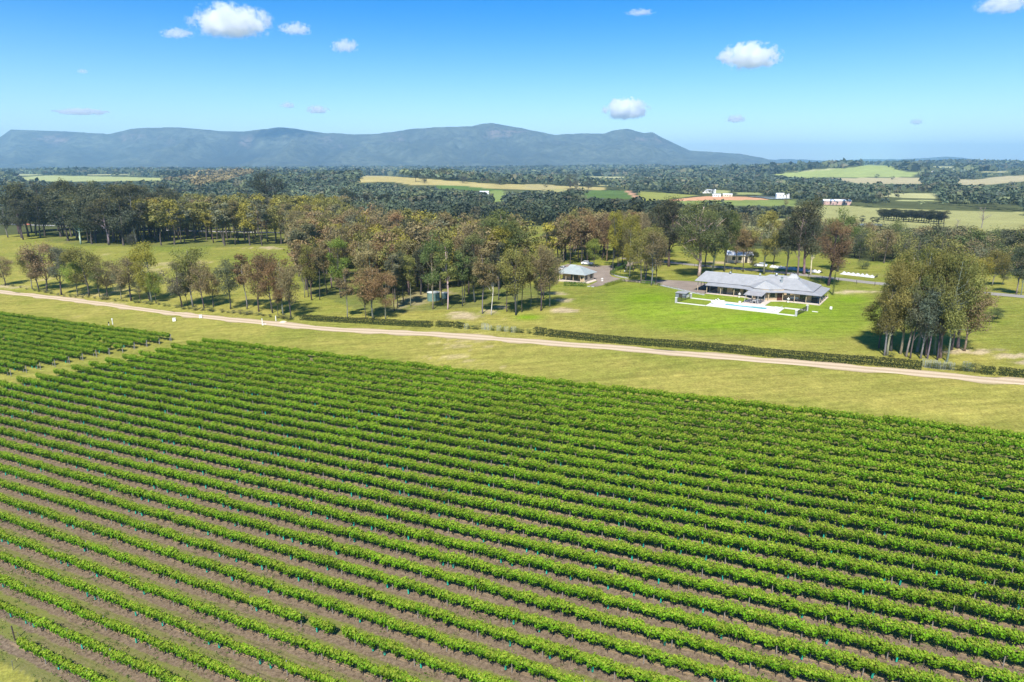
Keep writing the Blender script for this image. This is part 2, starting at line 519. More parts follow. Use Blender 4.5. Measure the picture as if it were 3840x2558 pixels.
# ---------------------------------------------------------------- ground sheet (polar tessellation, fine near, coarse far)
def ground():
    rings = [0.8]
    while rings[-1] < 19300:
        d = rings[-1]
        rings.append(d + max(.9, (.0095 if d < 320 else .0155) * d))
    rings = np.array(rings)
    az = np.concatenate([np.arange(-46, 46.01, .27), np.arange(49, 311, 3.6)]) * math.pi / 180
    nr, na = len(rings), len(az)
    X = (rings[:, None] * np.sin(az)[None]).ravel(); Y = (rings[:, None] * np.cos(az)[None]).ravel()
    Z = T(X, Y)
    V = np.stack([X, Y, Z], 1)
    i, j = np.meshgrid(np.arange(nr - 1), np.arange(na), indexing='ij')
    j2 = (j + 1) % na
    F = np.stack([i * na + j, i * na + j2, (i + 1) * na + j2, (i + 1) * na + j], -1).reshape(-1, 4)
    px, py = proj(X, Y, Z)
    front = Y > 5
    s, r = rowcoord(X, Y)
    # grass of the estate: dry and green in patches
    n1 = fbm(X * .035 + 3, Y * .035, 1, 5); n2 = fbm(X * .09, Y * .2, 5, 4); n3 = fbm(X * .4, Y * .8, 9, 3)
    dry = np.clip((n1 * .55 + n2 * .35 + n3 * .25 - .40) * 2.2, 0, 1)
    green = np.array([.150, .175, .030]); straw = np.array([.315, .265, .070])
    verge = sstep(116, 124, s) * (1 - sstep(150, 190, s))          # the mown strip beside the track is drier
    w = np.clip(dry * .75 + verge * .22, 0, 1)[:, None]
    col = green * (1 - w) + straw * w
    lush = np.zeros(len(X))
    for cx, cy, rx, ry in LUSH:
        q = ((px - cx) / rx) ** 2 + ((py - cy) / ry) ** 2
        lush = np.maximum(lush, np.exp(-q * 1.2) * front)
    jit = np.random.default_rng(5).normal(size=(14, 2))
    soft = sum(pip(px + a * 85, py + b * 16, LAWN) for a, b in jit) / len(jit)
    lush = np.maximum(lush, .62 * soft * front)
    lush = np.clip(lush * (.55 + 1.0 * n2), 0, 1)[:, None]
    col = col * (1 - lush) + np.array([.155, .235, .016]) * lush
    bare = np.zeros(len(X))
    for cx, cy, rx, ry in BARE:
        q = ((px - cx) / rx) ** 2 + ((py - cy) / ry) ** 2
        bare = np.maximum(bare, np.clip((1.25 - q) + (n3 - .5) * 2.4 + (n2 - .5) * 1.5, 0, 1) * front * (q < 3))
    bare = np.maximum(bare, np.clip((n1 - .68) * 6 + (n3 - .5) * 2, 0, .45) * (s > 120) * (s < 260) * (n2 > .5) * (px < 1900))
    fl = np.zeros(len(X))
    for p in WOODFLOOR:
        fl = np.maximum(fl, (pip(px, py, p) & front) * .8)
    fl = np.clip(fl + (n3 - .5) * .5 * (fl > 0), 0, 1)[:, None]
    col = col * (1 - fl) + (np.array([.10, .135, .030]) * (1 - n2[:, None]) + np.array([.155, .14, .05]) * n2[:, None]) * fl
    bare = bare * .75
    col = col * (1 - bare[:, None]) + np.array([.43, .335, .225]) * bare[:, None]
    # beyond the estate
    d = np.hypot(X, Y)
    edge = np.interp(px, [e[0] for e in NEAR_EDGE], [e[1] for e in NEAR_EDGE])
    far = (((py < edge) & front) | (d > 520))
    fcol = np.array([.075, .085, .035]) * (.7 + .6 * n1[:, None])
    for poly, c in FIELDS:
        m = pip(px, py, poly) & front
        fcol[m] = np.array(c) * (.80 + .4 * n1[m][:, None])
    m = (~front) | (np.abs(px - 1920) > 2300)
    fcol[m] = np.array([.19, .19, .07]) * (.7 + .6 * n1[m][:, None])
    col = np.where(far[:, None], fcol, col)
    vine = ((s < ROW_S0 + 1.6) & (s > ROW_S0 - (N_ROWS - .4) * ROW_D) & (r > r_left(s) - .5) & (d < 320)).astype(float)
    soil = np.clip(1.15 - sstep(45, 108, s) * .75 - .25 * sstep(35, 15, s), 0, 1)
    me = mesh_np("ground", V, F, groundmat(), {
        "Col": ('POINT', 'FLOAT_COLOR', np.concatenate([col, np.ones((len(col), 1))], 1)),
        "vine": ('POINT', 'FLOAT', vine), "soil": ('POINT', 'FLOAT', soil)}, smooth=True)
    tag(add("ground", me), "grassy farmland with mown strips and vineyard soil", "ground", kind="structure")

def groundmat():
    m, N, L = nt("ground")
    out = N.new("ShaderNodeOutputMaterial"); p = N.new("ShaderNodeBsdfPrincipled")
    p.inputs["Roughness"].default_value = 1.0; p.inputs["Specular IOR Level"].default_value = 0.0
    pos = N.new("ShaderNodeNewGeometry").outputs["Position"]
    def at(nm, out="Fac"):
        a = N.new("ShaderNodeAttribute"); a.attribute_name = nm; return a.outputs[out]
    nb = noise(N, L, pos, .55, 5, .65); nf = noise(N, L, pos, 2.6, 5, .8)
    st = N.new("ShaderNodeMapping"); st.inputs["Rotation"].default_value = (0, 0, TH); st.inputs["Scale"].default_value = (.05, .9, 1)
    L.new(pos, st.inputs[0])
    ns = noise(N, L, st.outputs[0], 1.0, 4, .6)            # mowing streaks run along the rows
    f = mathn(N, L, 'MULTIPLY', ramp(N, L, nf, ((.25, .48), (.75, 1.52))), ramp(N, L, nb, ((.3, .80), (.7, 1.2))))
    f = mathn(N, L, 'MULTIPLY', f, ramp(N, L, ns, ((.3, .80), (.7, 1.2))))
    cv = N.new("ShaderNodeVectorMath"); cv.operation = 'SCALE'
    L.new(at("Col", "Color"), cv.inputs[0]); L.new(f, cv.inputs["Scale"])
    grass = cv.outputs[0]
    # vineyard floor: bare strip under each row, grassed alley between, straw along the drip line
    dt = N.new("ShaderNodeVectorMath"); dt.operation = 'DOT_PRODUCT'
    L.new(pos, dt.inputs[0]); dt.inputs[1].default_value = (SN, CN, 0)
    t = mathn(N, L, 'DIVIDE', mathn(N, L, 'SUBTRACT', dt.outputs["Value"], ROW_S0), ROW_D)
    fr = mathn(N, L, 'SUBTRACT', t, mathn(N, L, 'FLOOR', mathn(N, L, 'ADD', t, .5)))       # -.5 .. .5, 0 on the row
    a = mathn(N, L, 'ABSOLUTE', fr)
    aw = mathn(N, L, 'ADD', a, mathn(N, L, 'MULTIPLY', mathn(N, L, 'SUBTRACT', nb, .5), .35))
    strip = ramp(N, L, aw, ((.17, 1.0), (.27, 0.0)))
    big = noise(N, L, pos, .06, 3, .6)
    alley = mathn(N, L, 'MULTIPLY', ramp(N, L, big, ((.46, 0.0), (.66, .85))), at("soil"))
    brown = mathn(N, L, 'MINIMUM', mathn(N, L, 'MAXIMUM', strip, alley), mathn(N, L, 'ADD', at("soil"), .15))
    soil = mixc(N, L, ramp(N, L, nf, ((.35, 0), (.65, 1))), (.082, .060, .040), (.225, .170, .115))
    straw = ramp(N, L, mathn(N, L, 'ABSOLUTE', mathn(N, L, 'SUBTRACT', mathn(N, L, 'ADD', fr, mathn(N, L, 'MULTIPLY', mathn(N, L, 'SUBTRACT', nb, .5), .1)), .12)), ((.025, .75), (.06, 0)))
    soil = mixc(N, L, mathn(N, L, 'MULTIPLY', straw, ramp(N, L, big, ((.4, 0), (.55, 1)))), soil, (.36, .25, .14))
    rut = ramp(N, L, mathn(N, L, 'ABSOLUTE', mathn(N, L, 'SUBTRACT', mathn(N, L, 'ADD', a, mathn(N, L, 'MULTIPLY', mathn(N, L, 'SUBTRACT', nb, .5), .05)), .30)), ((.012, .6), (.04, 0)))
    soil = mixc(N, L, rut, soil, (.055, .040, .030))
    vg = mixc(N, L, nf, (.085, .115, .024), (.20, .19, .06))
    vf = mixc(N, L, brown, vg, soil)
    col = mixc(N, L, at("vine"), grass, vf)
    L.new(col, p.inputs["Base Color"])
    L.new(bump(N, L, mathn(N, L, 'ADD', nf, nb), .9, .12), p.inputs["Normal"])
    L.new(p.outputs[0], out.inputs[0])
    return m
ground()

# ---------------------------------------------------------------- sheets draped on the ground
from mathutils.geometry import delaunay_2d_cdt

def drape(name, pts, mat, lift=.05, step=2.0, kind="structure", label=None, cat=None, flat=None):
    """polygon (world xy) filled with a grid and laid on the terrain"""
    b = []
    n = len(pts)
    for i in range(n):
        a, c = Vector(pts[i][:2]), Vector(pts[(i + 1) % n][:2])
        k = max(1, int((c - a).length / step))
        b += [a.lerp(c, t / k) for t in range(k)]
    xs = [p.x for p in b]; ys = [p.y for p in b]
    gx, gy = np.meshgrid(np.arange(min(xs), max(xs), step) + step * .37, np.arange(min(ys), max(ys), step) + step * .41)
    ins = pip(gx.ravel(), gy.ravel(), [(p.x, p.y) for p in b])
    q = b + [Vector((x, y)) for x, y in zip(gx.ravel()[ins], gy.ravel()[ins])]
    v, e, f, *_ = delaunay_2d_cdt(q, [], [list(range(len(b)))], 1, 1e-4)
    z = T(np.array([p.x for p in v]), np.array([p.y for p in v])) + lift if flat is None else np.full(len(v), flat)
    me = bpy.data.meshes.new(name)
    me.from_pydata([(p.x, p.y, zz) for p, zz in zip(v, z)], [], [list(r) for r in f])
    me.materials.append(mat); me.update()
    o = add(name, me)
    return tag(o, label, cat, kind=kind)

def smooth_path(pts, step=1.5):
    P = [Vector(p[:2]) for p in pts]
    P = [P[0] * 2 - P[1]] + P + [P[-1] * 2 - P[-2]]
    out = []
    for i in range(1, len(P) - 2):
        n = max(2, int((P[i + 1] - P[i]).length / step))
        for k in range(n):
            t = k / n
            out.append(.5 * ((2 * P[i]) + (P[i + 1] - P[i - 1]) * t + (2 * P[i - 1] - 5 * P[i] + 4 * P[i + 1] - P[i + 2]) * t * t + (3 * P[i] - P[i - 1] - 3 * P[i + 1] + P[i + 2]) * t ** 3))
    out.append(P[-2])
    return out

def ribbon(name, pts, width, mat, lift=.05, step=1.5, wob=.25, label=None, cat=None, across=6):
    path = smooth_path(pts, step)
    V, F, U = [], [], []
    n = across
    for i, p in enumerate(path):
        d = (path[min(i + 1, len(path) - 1)] - path[max(i - 1, 0)]).normalized()
        nn = Vector((-d.y, d.x))
        w = width if not isinstance(width, (list, tuple)) else width[0] + (width[1] - width[0]) * i / len(path)
        for k in range(n + 1):
            t = k / n * 2 - 1
            e = t * w / 2
            if k in (0, n):
                e += (float(vnoise(i * .35, k, 3)) - .5) * 2 * wob
            q = p + nn * e
            V.append((q.x, q.y, Tf(q.x, q.y) + lift - (.03 if k in (0, n) else 0))); U.append(t)
        if i:
            for k in range(n):
                a = (i - 1) * (n + 1) + k
                F.append((a, a + 1, a + n + 2, a + n + 1))
    me = mesh_np(name, V, np.array(F)[:, ::-1].copy(), mat, {"across": ('POINT', 'FLOAT', U)}, smooth=True)
    return tag(add(name, me), label, cat, kind="structure")

def roadmat(name, a, b, edge, tracks):
    m, N, L = nt(name)
    out = N.new("ShaderNodeOutputMaterial"); p = N.new("ShaderNodeBsdfPrincipled"); p.inputs["Roughness"].default_value = .95
    p.inputs["Specular IOR Level"].default_value = .03
    pos = N.new("ShaderNodeNewGeometry").outputs["Position"]
    n1 = noise(N, L, pos, .5, 4); n2 = noise(N, L, pos, 5, 4, .7)
    u = N.new("ShaderNodeAttribute"); u.attribute_name = "across"
    au = mathn(N, L, 'ABSOLUTE', u.outputs["Fac"])
    tr = ramp(N, L, mathn(N, L, 'ABSOLUTE', mathn(N, L, 'SUBTRACT', au, .48)), ((.14, 1), (.34, 0)))
    c = mixc(N, L, mathn(N, L, 'MULTIPLY', tr, tracks), a, b)
    ed = mathn(N, L, 'ADD', au, mathn(N, L, 'MULTIPLY', mathn(N, L, 'SUBTRACT', n1, .5), .55))
    c = mixc(N, L, ramp(N, L, ed, ((.82, 0), (1.0, 1))), c, edge)
    c = mixc(N, L, ramp(N, L, n2, ((.3, 0), (.7, .45))), c, tuple(v * .62 for v in a))
    L.new(c, p.inputs["Base Color"]); L.new(bump(N, L, n2, .5), p.inputs["Normal"])
    L.new(p.outputs[0], out.inputs[0])
    return m

def gpts(pts): return [G(x, y) for x, y in pts]

track_px = [(-420, 1056), (-150, 1075), (0, 1094), (330, 1133), (560, 1164), (780, 1190), (1000, 1212), (1280, 1237), (1560, 1250), (1800, 1266), (2100, 1290), (2400, 1312), (2740, 1342), (3100, 1371), (3400, 1397), (3840, 1436), (4200, 1470)]
ribbon("dirt_track", gpts(track_px), 3.7, roadmat("track_dirt", (.41, .315, .205), (.55, .44, .305), (.26, .23, .085), 1.0), lift=.06, wob=.8,
       label="pale dirt track running past the vineyard along the hedge", cat="track")
ribbon("sealed_road", gpts([(2330, 968), (2480, 981), (2640, 997), (2900, 1019), (3020, 1032), (3280, 1062), (3560, 1088), (3840, 1113), (4200, 1150)]), 4.6,
       roadmat("bitumen", (.26, .24, .21), (.33, .31, .28), (.25, .22, .13), .7), lift=.07, wob=.3, label="grey sealed lane behind the house and gums", cat="road")
ribbon("back_road", gpts([(-300, 836), (0, 841), (150, 845), (400, 855), (700, 866), (1000, 872), (1250, 874)]), 6.5,
       roadmat("back_bitumen", (.34, .33, .33), (.42, .41, .40), (.30, .26, .16), .7), lift=.1, wob=.3, step=6, label="grey road behind the left plantation", cat="road")

def gravelmat(name, a, b):
    m, N, L = nt(name)
    out = N.new("ShaderNodeOutputMaterial"); p = N.new("ShaderNodeBsdfPrincipled"); p.inputs["Roughness"].default_value = .95
    p.inputs["Specular IOR Level"].default_value = .03
    pos = N.new("ShaderNodeNewGeometry").outputs["Position"]
    n1 = noise(N, L, pos, .18, 4); n2 = noise(N, L, pos, 6, 4, .7)
    c = mixc(N, L, ramp(N, L, n1, ((.35, 0), (.65, 1))), a, b)
    c = mixc(N, L, ramp(N, L, n2, ((.3, 0), (.7, .5))), c, tuple(v * .5 for v in a))
    L.new(c, p.inputs["Base Color"]); L.new(bump(N, L, n2, .6), p.inputs["Normal"])
    L.new(p.outputs[0], out.inputs[0])
    return m
drive_px = [(2075, 1008), (2130, 990), (2200, 998), (2290, 996), (2345, 986), (2400, 974), (2420, 980), (2372, 995), (2330, 1008), (2294, 1020), (2288, 1030), (2296, 1038), (2330, 1046),
            (2365, 1050), (2500, 1050), (2600, 1056), (2665, 1066), (2720, 1085), (2720, 1096), (2655, 1104), (2600, 1097), (2560, 1086), (2500, 1073), (2440, 1064), (2345, 1056), (2320, 1054), (2270, 1067),
            (2237, 1076), (2208, 1072), (2240, 1056), (2230, 1045), (2150, 1040), (2085, 1025)]
drape("gravel_drive", gpts(drive_px), gravelmat("drive_gravel", (.23, .185, .15), (.32, .265, .215)), lift=.05, step=1.6,
      label="brown gravel drive looping between the cottage and house", cat="driveway")

def watermat():
    m, N, L = nt("dam_water")
    out = N.new("ShaderNodeOutputMaterial"); p = N.new("ShaderNodeBsdfPrincipled")
    p.inputs["Base Color"].default_value = (.30, .33, .33, 1); p.inputs["Roughness"].default_value = .12
    pos = N.new("ShaderNodeNewGeometry").outputs["Position"]
    L.new(bump(N, L, noise(N, L, pos, .4, 3), .08), p.inputs["Normal"])
    L.new(p.outputs[0], out.inputs[0])
    return m
WM = watermat()
def pondsheet(px, lab):
    P = gpts(px); z = max(p.z for p in P)
    drape("farm_dam", P, WM, lift=.9, step=12, label=lab, cat="pond")
pondsheet(POND, "pale farm dam beside the orange earthworks")
pondsheet(DAM, "pale dam in the right-hand meadow behind the gums")

# ---------------------------------------------------------------- mountains and distant hills
SKY1 = [(-1500, 330), (-900, 318), (-400, 330), (-150, 325), (0, 315), (25, 298), (75, 300), (120, 301), (250, 308), (300, 297), (340, 294), (400, 293), (440, 295), (500, 301), (560, 303), (620, 295), (650, 293), (690, 298), (740, 305),
        (810, 309), (870, 308), (950, 296), (1000, 293), (1060, 291), (1085, 290), (1110, 284), (1130, 283), (1180, 291), (1240, 303), (1275, 310), (1330, 307), (1390, 307), (1410, 300), (1440, 296), (1480, 306), (1500, 304),
        (1515, 313), (1550, 330), (1585, 346), (1650, 350), (1700, 354), (1750, 362), (1800, 375), (1850, 384), (1950, 392)]
SKY2 = [(1500, 372), (1650, 371), (1750, 368), (1800, 366), (1850, 367), (1900, 370), (1950, 368), (2000, 366), (2050, 366), (2100, 365), (2150, 362), (2175, 360), (2210, 362), (2250, 368), (2290, 370), (2330, 372), (2420, 370), (2520, 366), (2700, 371), (3000, 369), (3400, 373)]

def mountmat(name, col, cliff):
    m, N, L = nt(name)
    out = N.new("ShaderNodeOutputMaterial"); p = N.new("ShaderNodeBsdfPrincipled"); p.inputs["Roughness"].default_value = .95
    p.inputs["Specular IOR Level"].default_value = .1
    pos = N.new("ShaderNodeNewGeometry").outputs["Position"]
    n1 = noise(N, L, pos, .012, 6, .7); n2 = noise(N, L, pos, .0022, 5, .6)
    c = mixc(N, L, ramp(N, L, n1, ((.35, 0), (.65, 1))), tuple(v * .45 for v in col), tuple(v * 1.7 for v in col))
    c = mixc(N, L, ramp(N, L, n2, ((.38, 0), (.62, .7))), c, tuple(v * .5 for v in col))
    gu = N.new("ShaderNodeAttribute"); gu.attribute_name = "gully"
    c = mixc(N, L, ramp(N, L, gu.outputs["Fac"], ((.1, .0), (.9, .8))), c, tuple(v * .35 for v in col))  # gullies coloured darker: denser growth, plus painted shade to bring out the relief
    if cliff:
        a = N.new("ShaderNodeAttribute"); a.attribute_name = "band"
        k = mathn(N, L, 'MULTIPLY', a.outputs["Fac"], ramp(N, L, n2, ((.54, 0), (.64, .7))))
        k = mathn(N, L, 'MULTIPLY', k, ramp(N, L, n1, ((.42, 0), (.55, 1))))
        c = mixc(N, L, k, c, (.24, .185, .155))
    L.new(c, p.inputs["Base Color"]); L.new(bump(N, L, n1, 1.0, 25), p.inputs["Normal"])
    L.new(p.outputs[0], out.inputs[0])
    return m

def range_mesh(name, sky, yr, yf, yb, mat, lab, amp, seed):
    k = 3840 / 2354
    cols = np.linspace(sky[0][0], sky[-1][0], 700 if name == "mountain_range" else 420)
    top = np.interp(cols, [s[0] for s in sky], [s[1] for s in sky]) + (fbm(cols * .06, cols * 0, seed, 4) - .5) * 2.2
    px, py = cols * k, top * k
    v = -(py - 1279) / FPX
    den = cp + v * sp
    slope = (-sp + v * cp) / den
    hz = np.maximum(CAMZ + yr * slope, 8)
    ux = (px - 1920) / FPX / den
    rows = np.concatenate([np.linspace(0, 1, 46), np.linspace(1.03, 1.35, 8)])
    V, B, U = [], [], []
    for t in rows:
        y = yf + (yr - yf) * t if t <= 1 else yr + (yb - yr) * (t - 1) / .35
        x = ux * y
        if t <= 1:
            # foothills, long spurs, then the steep escarpment under the rim
            sh = .30 * t ** 1.5 + .36 * sstep(.35, .86, np.array(t)) + .34 * sstep(.80, 1.0, np.array(t))
            spur = (1 - 2.2 * np.abs(fbm(x * .0016 + 7 + t * .5, np.full_like(x, y * .0004), seed + 3, 4) - .5)) - .72
            z = 2 + (hz - 2) * sh * (1 + amp * spur * math.sin(math.pi * t) * 1.6) + amp * 90 * math.sin(math.pi * t) * (fbm(x * .004, np.full_like(x, y * .004), seed + 9, 3) - .5)
            z = np.minimum(z, CAMZ + (y) * slope - (1 - t) * 6) if t < 1 else hz
        else:
            z = hz * (1 - .55 * (t - 1) / .35)
        if t == 0: z = np.full_like(x, -6.0)
        V.append(np.stack([x, np.full_like(x, y), z], 1))
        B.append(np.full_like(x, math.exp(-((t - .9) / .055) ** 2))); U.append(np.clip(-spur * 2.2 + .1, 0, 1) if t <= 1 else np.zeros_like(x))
    V = np.concatenate(V); n = len(cols)
    i, j = np.meshgrid(np.arange(len(rows) - 1), np.arange(n - 1), indexing='ij')
    F = np.stack([i * n + j, i * n + j + 1, (i + 1) * n + j + 1, (i + 1) * n + j], -1).reshape(-1, 4)
    me = mesh_np(name, V, F, mat, {"band": ('POINT', 'FLOAT', np.concatenate(B)), "gully": ('POINT', 'FLOAT', np.concatenate(U))}, smooth=True)
    tag(add(name, me), lab, "mountain", kind="structure")
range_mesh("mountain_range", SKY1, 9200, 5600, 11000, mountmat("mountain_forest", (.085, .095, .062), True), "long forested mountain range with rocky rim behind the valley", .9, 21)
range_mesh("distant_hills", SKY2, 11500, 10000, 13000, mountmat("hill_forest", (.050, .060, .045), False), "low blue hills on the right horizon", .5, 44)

# ---------------------------------------------------------------- the air
def hazebox():
    m, N, L = nt("haze")
    out = N.new("ShaderNodeOutputMaterial"); v = N.new("ShaderNodeVolumePrincipled")
    v.inputs["Color"].default_value = (.40, .72, 1.0, 1)
    v.inputs["Density"].default_value = 0.000085
    v.inputs["Anisotropy"].default_value = 0.1
    L.new(v.outputs[0], out.inputs["Volume"])
    b = MB().box(-20000, 20000, -20000, 20000, -60, 570)
    tag(b.build("haze", m), "pale blue summer haze filling the valley air", "haze", kind="stuff")
hazebox()

# ---------------------------------------------------------------- clouds: small fair-weather cumulus, as volumes above the haze
def cloudmat(name, dens):
    m, N, L = nt(name)
    out = N.new("ShaderNodeOutputMaterial"); v = N.new("ShaderNodeVolumePrincipled")
    v.inputs["Color"].default_value = (1, 1, 1, 1); v.inputs["Anisotropy"].default_value = .2
    tc = N.new("ShaderNodeTexCoord").outputs["Object"]
    inf = N.new("ShaderNodeObjectInfo")
    sc = N.new("ShaderNodeVectorMath"); sc.operation = 'MULTIPLY'; L.new(tc, sc.inputs[0]); sc.inputs[1].default_value = (1.9, 1.2, .9)
    ad = N.new("ShaderNodeVectorMath"); ad.operation = 'ADD'; L.new(sc.outputs[0], ad.inputs[0])
    ml = N.new("ShaderNodeVectorMath"); ml.operation = 'SCALE'; L.new(inf.outputs["Location"], ml.inputs[0]); ml.inputs["Scale"].default_value = .013
    L.new(ml.outputs[0], ad.inputs[1])
    n = noise(N, L, ad.outputs[0], 2.2, 7, .68)
    ln = N.new("ShaderNodeVectorMath"); ln.operation = 'LENGTH'; L.new(tc, ln.inputs[0])
    fall = mathn(N, L, 'SUBTRACT', 1.0, ln.outputs["Value"])
    sx = N.new("ShaderNodeSeparateXYZ"); L.new(tc, sx.inputs[0])
    q = mathn(N, L, 'ADD', mathn(N, L, 'MULTIPLY', fall, 1.1), mathn(N, L, 'MULTIPLY', mathn(N, L, 'SUBTRACT', n, .56), 4.2))
    q = mathn(N, L, 'MULTIPLY', ramp(N, L, q, ((.06, 0), (.42, dens))), ramp(N, L, fall, ((0, 0), (.18, 1))))
    q = mathn(N, L, 'MULTIPLY', q, ramp(N, L, sx.outputs[2], ((-.75, 0), (-.35, 1))))
    L.new(q, v.inputs["Density"])
    L.new(v.outputs[0], out.inputs["Volume"])
    return m
CM = {'thick': cloudmat("cloud_thick", .016), 'thin': cloudmat("cloud_thin", .010)}
def cloud(px, py, w, h, kind, lab):
    v = -(py - 1279) / FPX
    den = cp + v * sp
    slope = (-sp + v * cp) / den
    alt = 1500
    y = min(alt / max(slope, .03), 30000)
    x = y * (px - 1920) / FPX / den
    z = CAMZ + y * slope
    mpp = y * den / FPX if False else math.hypot(y, z) / FPX
    bm = bmesh.new(); bmesh.ops.create_icosphere(bm, subdivisions=3, radius=1)
    me = bpy.data.meshes.new("cloud"); bm.to_mesh(me); bm.free(); me.materials.append(CM[kind])
    o = add("cloud", me, loc=(x, y, z))
    W = w * mpp * .54; H = h * mpp * .56
    o.scale = (W, W * .75, H)
    tag(o, lab, "cloud")
cloud(864, 84, 290, 120, 'thick', "largest puffy white cloud at the top left")
cloud(1106, 110, 125, 50, 'thin', "small thin cloud just right of the largest one")
cloud(1293, 174, 105, 55, 'thin', "small round cloud right of the two top-left clouds")
cloud(2812, 214, 225, 100, 'thick', "white oval cloud high over the house")
cloud(2348, 412, 170, 85, 'thick', "low white cloud right above the mountain summit")
cloud(3770, 15, 200, 70, 'thin', "cloud cut by the top right corner")
cloud(307, 420, 200, 26, 'thin', "flat thin streak of cloud low at left")
cloud(310, 268, 42, 22, 'thin', "tiny cloud puff at upper left")
cloud(1189, 412, 90, 34, 'thin', "faint small cloud above the middle of the mountains")
cloud(2758, 447, 80, 34, 'thin', "faint small cloud low over the house")
cloud(664, 126, 120, 40, 'thin', "faint wisp left of the largest cloud")
cloud(2400, 47, 110, 24, 'thin', "faint wisp at the top right of centre")
cloud(1080, 396, 60, 28, 'thin', "faintest small puff above the left mountains")
cloud(3437, 458, 50, 26, 'thin', "faint small puff low at far right")

# ---------------------------------------------------------------- vineyard
def vine_mesh(seed, n, size, with_trunk=False):
    g = np.random.default_rng(seed)
    x = g.uniform(-.86, .86, n)
    bul = np.cos(np.pi * x / 1.75) ** 2
    k = np.array([g.uniform(-.16, .2) for _ in range(6)])
    top = 1.80 + np.interp(x, np.linspace(-.9, .9, 6), k) * .8 + .06 * bul
    bot = 1.16 - .40 * bul * g.uniform(.6, 1.15) + np.interp(x, np.linspace(-.9, .9, 6), k[::-1]) * .4
    w = (.21 + .21 * bul) * (1 + np.interp(x, np.linspace(-.9, .9, 6), k[[2, 0, 4, 1, 5, 3]]) * 1.2)
    ph = g.uniform(0, 2 * np.pi, n)
    rr = np.sqrt(g.uniform(.3, 1.12, n))
    q1, q2, q3 = g.uniform(0, 6.28, 3)
    rr = rr * (1 + .26 * np.sin(8.5 * x + q1) * np.sin(2 * ph + q2) + .20 * np.sin(15 * x + 3 * ph + q3))
    cz, hh = (top + bot) / 2, (top - bot) / 2
    y = rr * w * np.cos(ph); z = cz + rr * hh * np.sin(ph)
    P = np.stack([x, y, z], 1)
    Nn = np.stack([g.normal(size=n) * .45, np.cos(ph) + g.normal(size=n) * .45, np.sin(ph) * .8 + .35 + g.normal(size=n) * .45], 1)
    ln = g.uniform(.75, 1.25, n) * size
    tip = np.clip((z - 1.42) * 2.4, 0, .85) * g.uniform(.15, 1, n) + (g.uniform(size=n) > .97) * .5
    tint = g.uniform(0, 1, n)
    # young shoots standing clear of the canopy
    for _ in range(int(g.integers(8, 14))):
        b = np.array([g.uniform(-.8, .8), g.uniform(-.25, .25), 1.76])
        d = np.array([g.normal() * .6, g.normal() * .9, g.uniform(.2, 1.3)]); d /= np.linalg.norm(d)
        m = int(g.integers(7, 11)); Ls = g.uniform(.2, .5)
        t = np.linspace(-.1, 1, m)
        Q = b + d * t[:, None] * Ls + g.normal(size=(m, 3)) * .025; Q[:, 2] -= (t * Ls) ** 2 * .35
        P = np.concatenate([P, Q]); Nn = np.concatenate([Nn, g.normal(size=(m, 3)) + [0, 0, .5]])
        ln = np.concatenate([ln, np.linspace(1, .55, m) * size * .8]); tip = np.concatenate([tip, np.clip(.25 + .55 * t, 0, 1)]); tint = np.concatenate([tint, g.uniform(.3, 1, m)])
    V, F = cards(P, Nn, ln, ln * .85, g)
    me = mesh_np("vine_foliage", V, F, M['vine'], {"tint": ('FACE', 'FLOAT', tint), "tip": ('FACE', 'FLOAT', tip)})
    return me

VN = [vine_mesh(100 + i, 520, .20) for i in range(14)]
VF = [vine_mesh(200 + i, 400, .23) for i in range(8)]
M['vinewood'] = plain("vine_wood", (.075, .055, .045), .9, .3, 20)
M['guard'] = plain("guard_plastic", (.02, .40, .28), .45, .15, 4)
M['post'] = plain("grey_timber", (.24, .22, .20), .85, .25, 9)
M['steel'] = plain("thin_steel", (.16, .15, .14), .6, .2, 9)
M['drip'] = plain("drip_pipe", (.03, .028, .026), .6, .1, 4)
M['whitepaint'] = plain("white_paint", (.80, .79, .76), .55, .06, 5)

def vtrunk(seed):
    g = random.Random(seed)
    b = MB()
    lx, ly = g.uniform(-.1, .1), g.uniform(-.06, .06)
    b.tube([(0, 0, -.08), (lx * .3, ly, .35), (lx, ly * .5, .75), (lx * .8, 0, 1.12)], [.042, .034, .03, .032], 5)
    b.tube([(lx * .8, 0, 1.0), (.35, .02, 1.17), (.75, 0, 1.18)], [.026, .02, .014], 5)
    b.tube([(lx * .8, 0, 1.0), (-.35, -.02, 1.17), (-.75, 0, 1.18)], [.026, .02, .014], 5)
    return b.mesh("vine_trunk", M['vinewood'])
VT = [vtrunk(i) for i in range(5)]
GUARD = MB().prism([(-.07, -.07), (.07, -.07), (.07, .07), (-.07, .07)], .14, .66).mesh("vine_guard", M['guard'])
POST = MB().tube([(0, 0, -.1), (0, 0, 1.88)], .055, 6).mesh("row_post", M['post'])
STAKE = MB().tube([(0, 0, -.1), (0, 0, 1.6)], .018, 4).mesh("row_stake", M['steel'])
ENDPOST = MB().tube([(0, 0, -.1), (0, 0, 1.75)], .085, 6).mesh("row_end_post", M['post'])

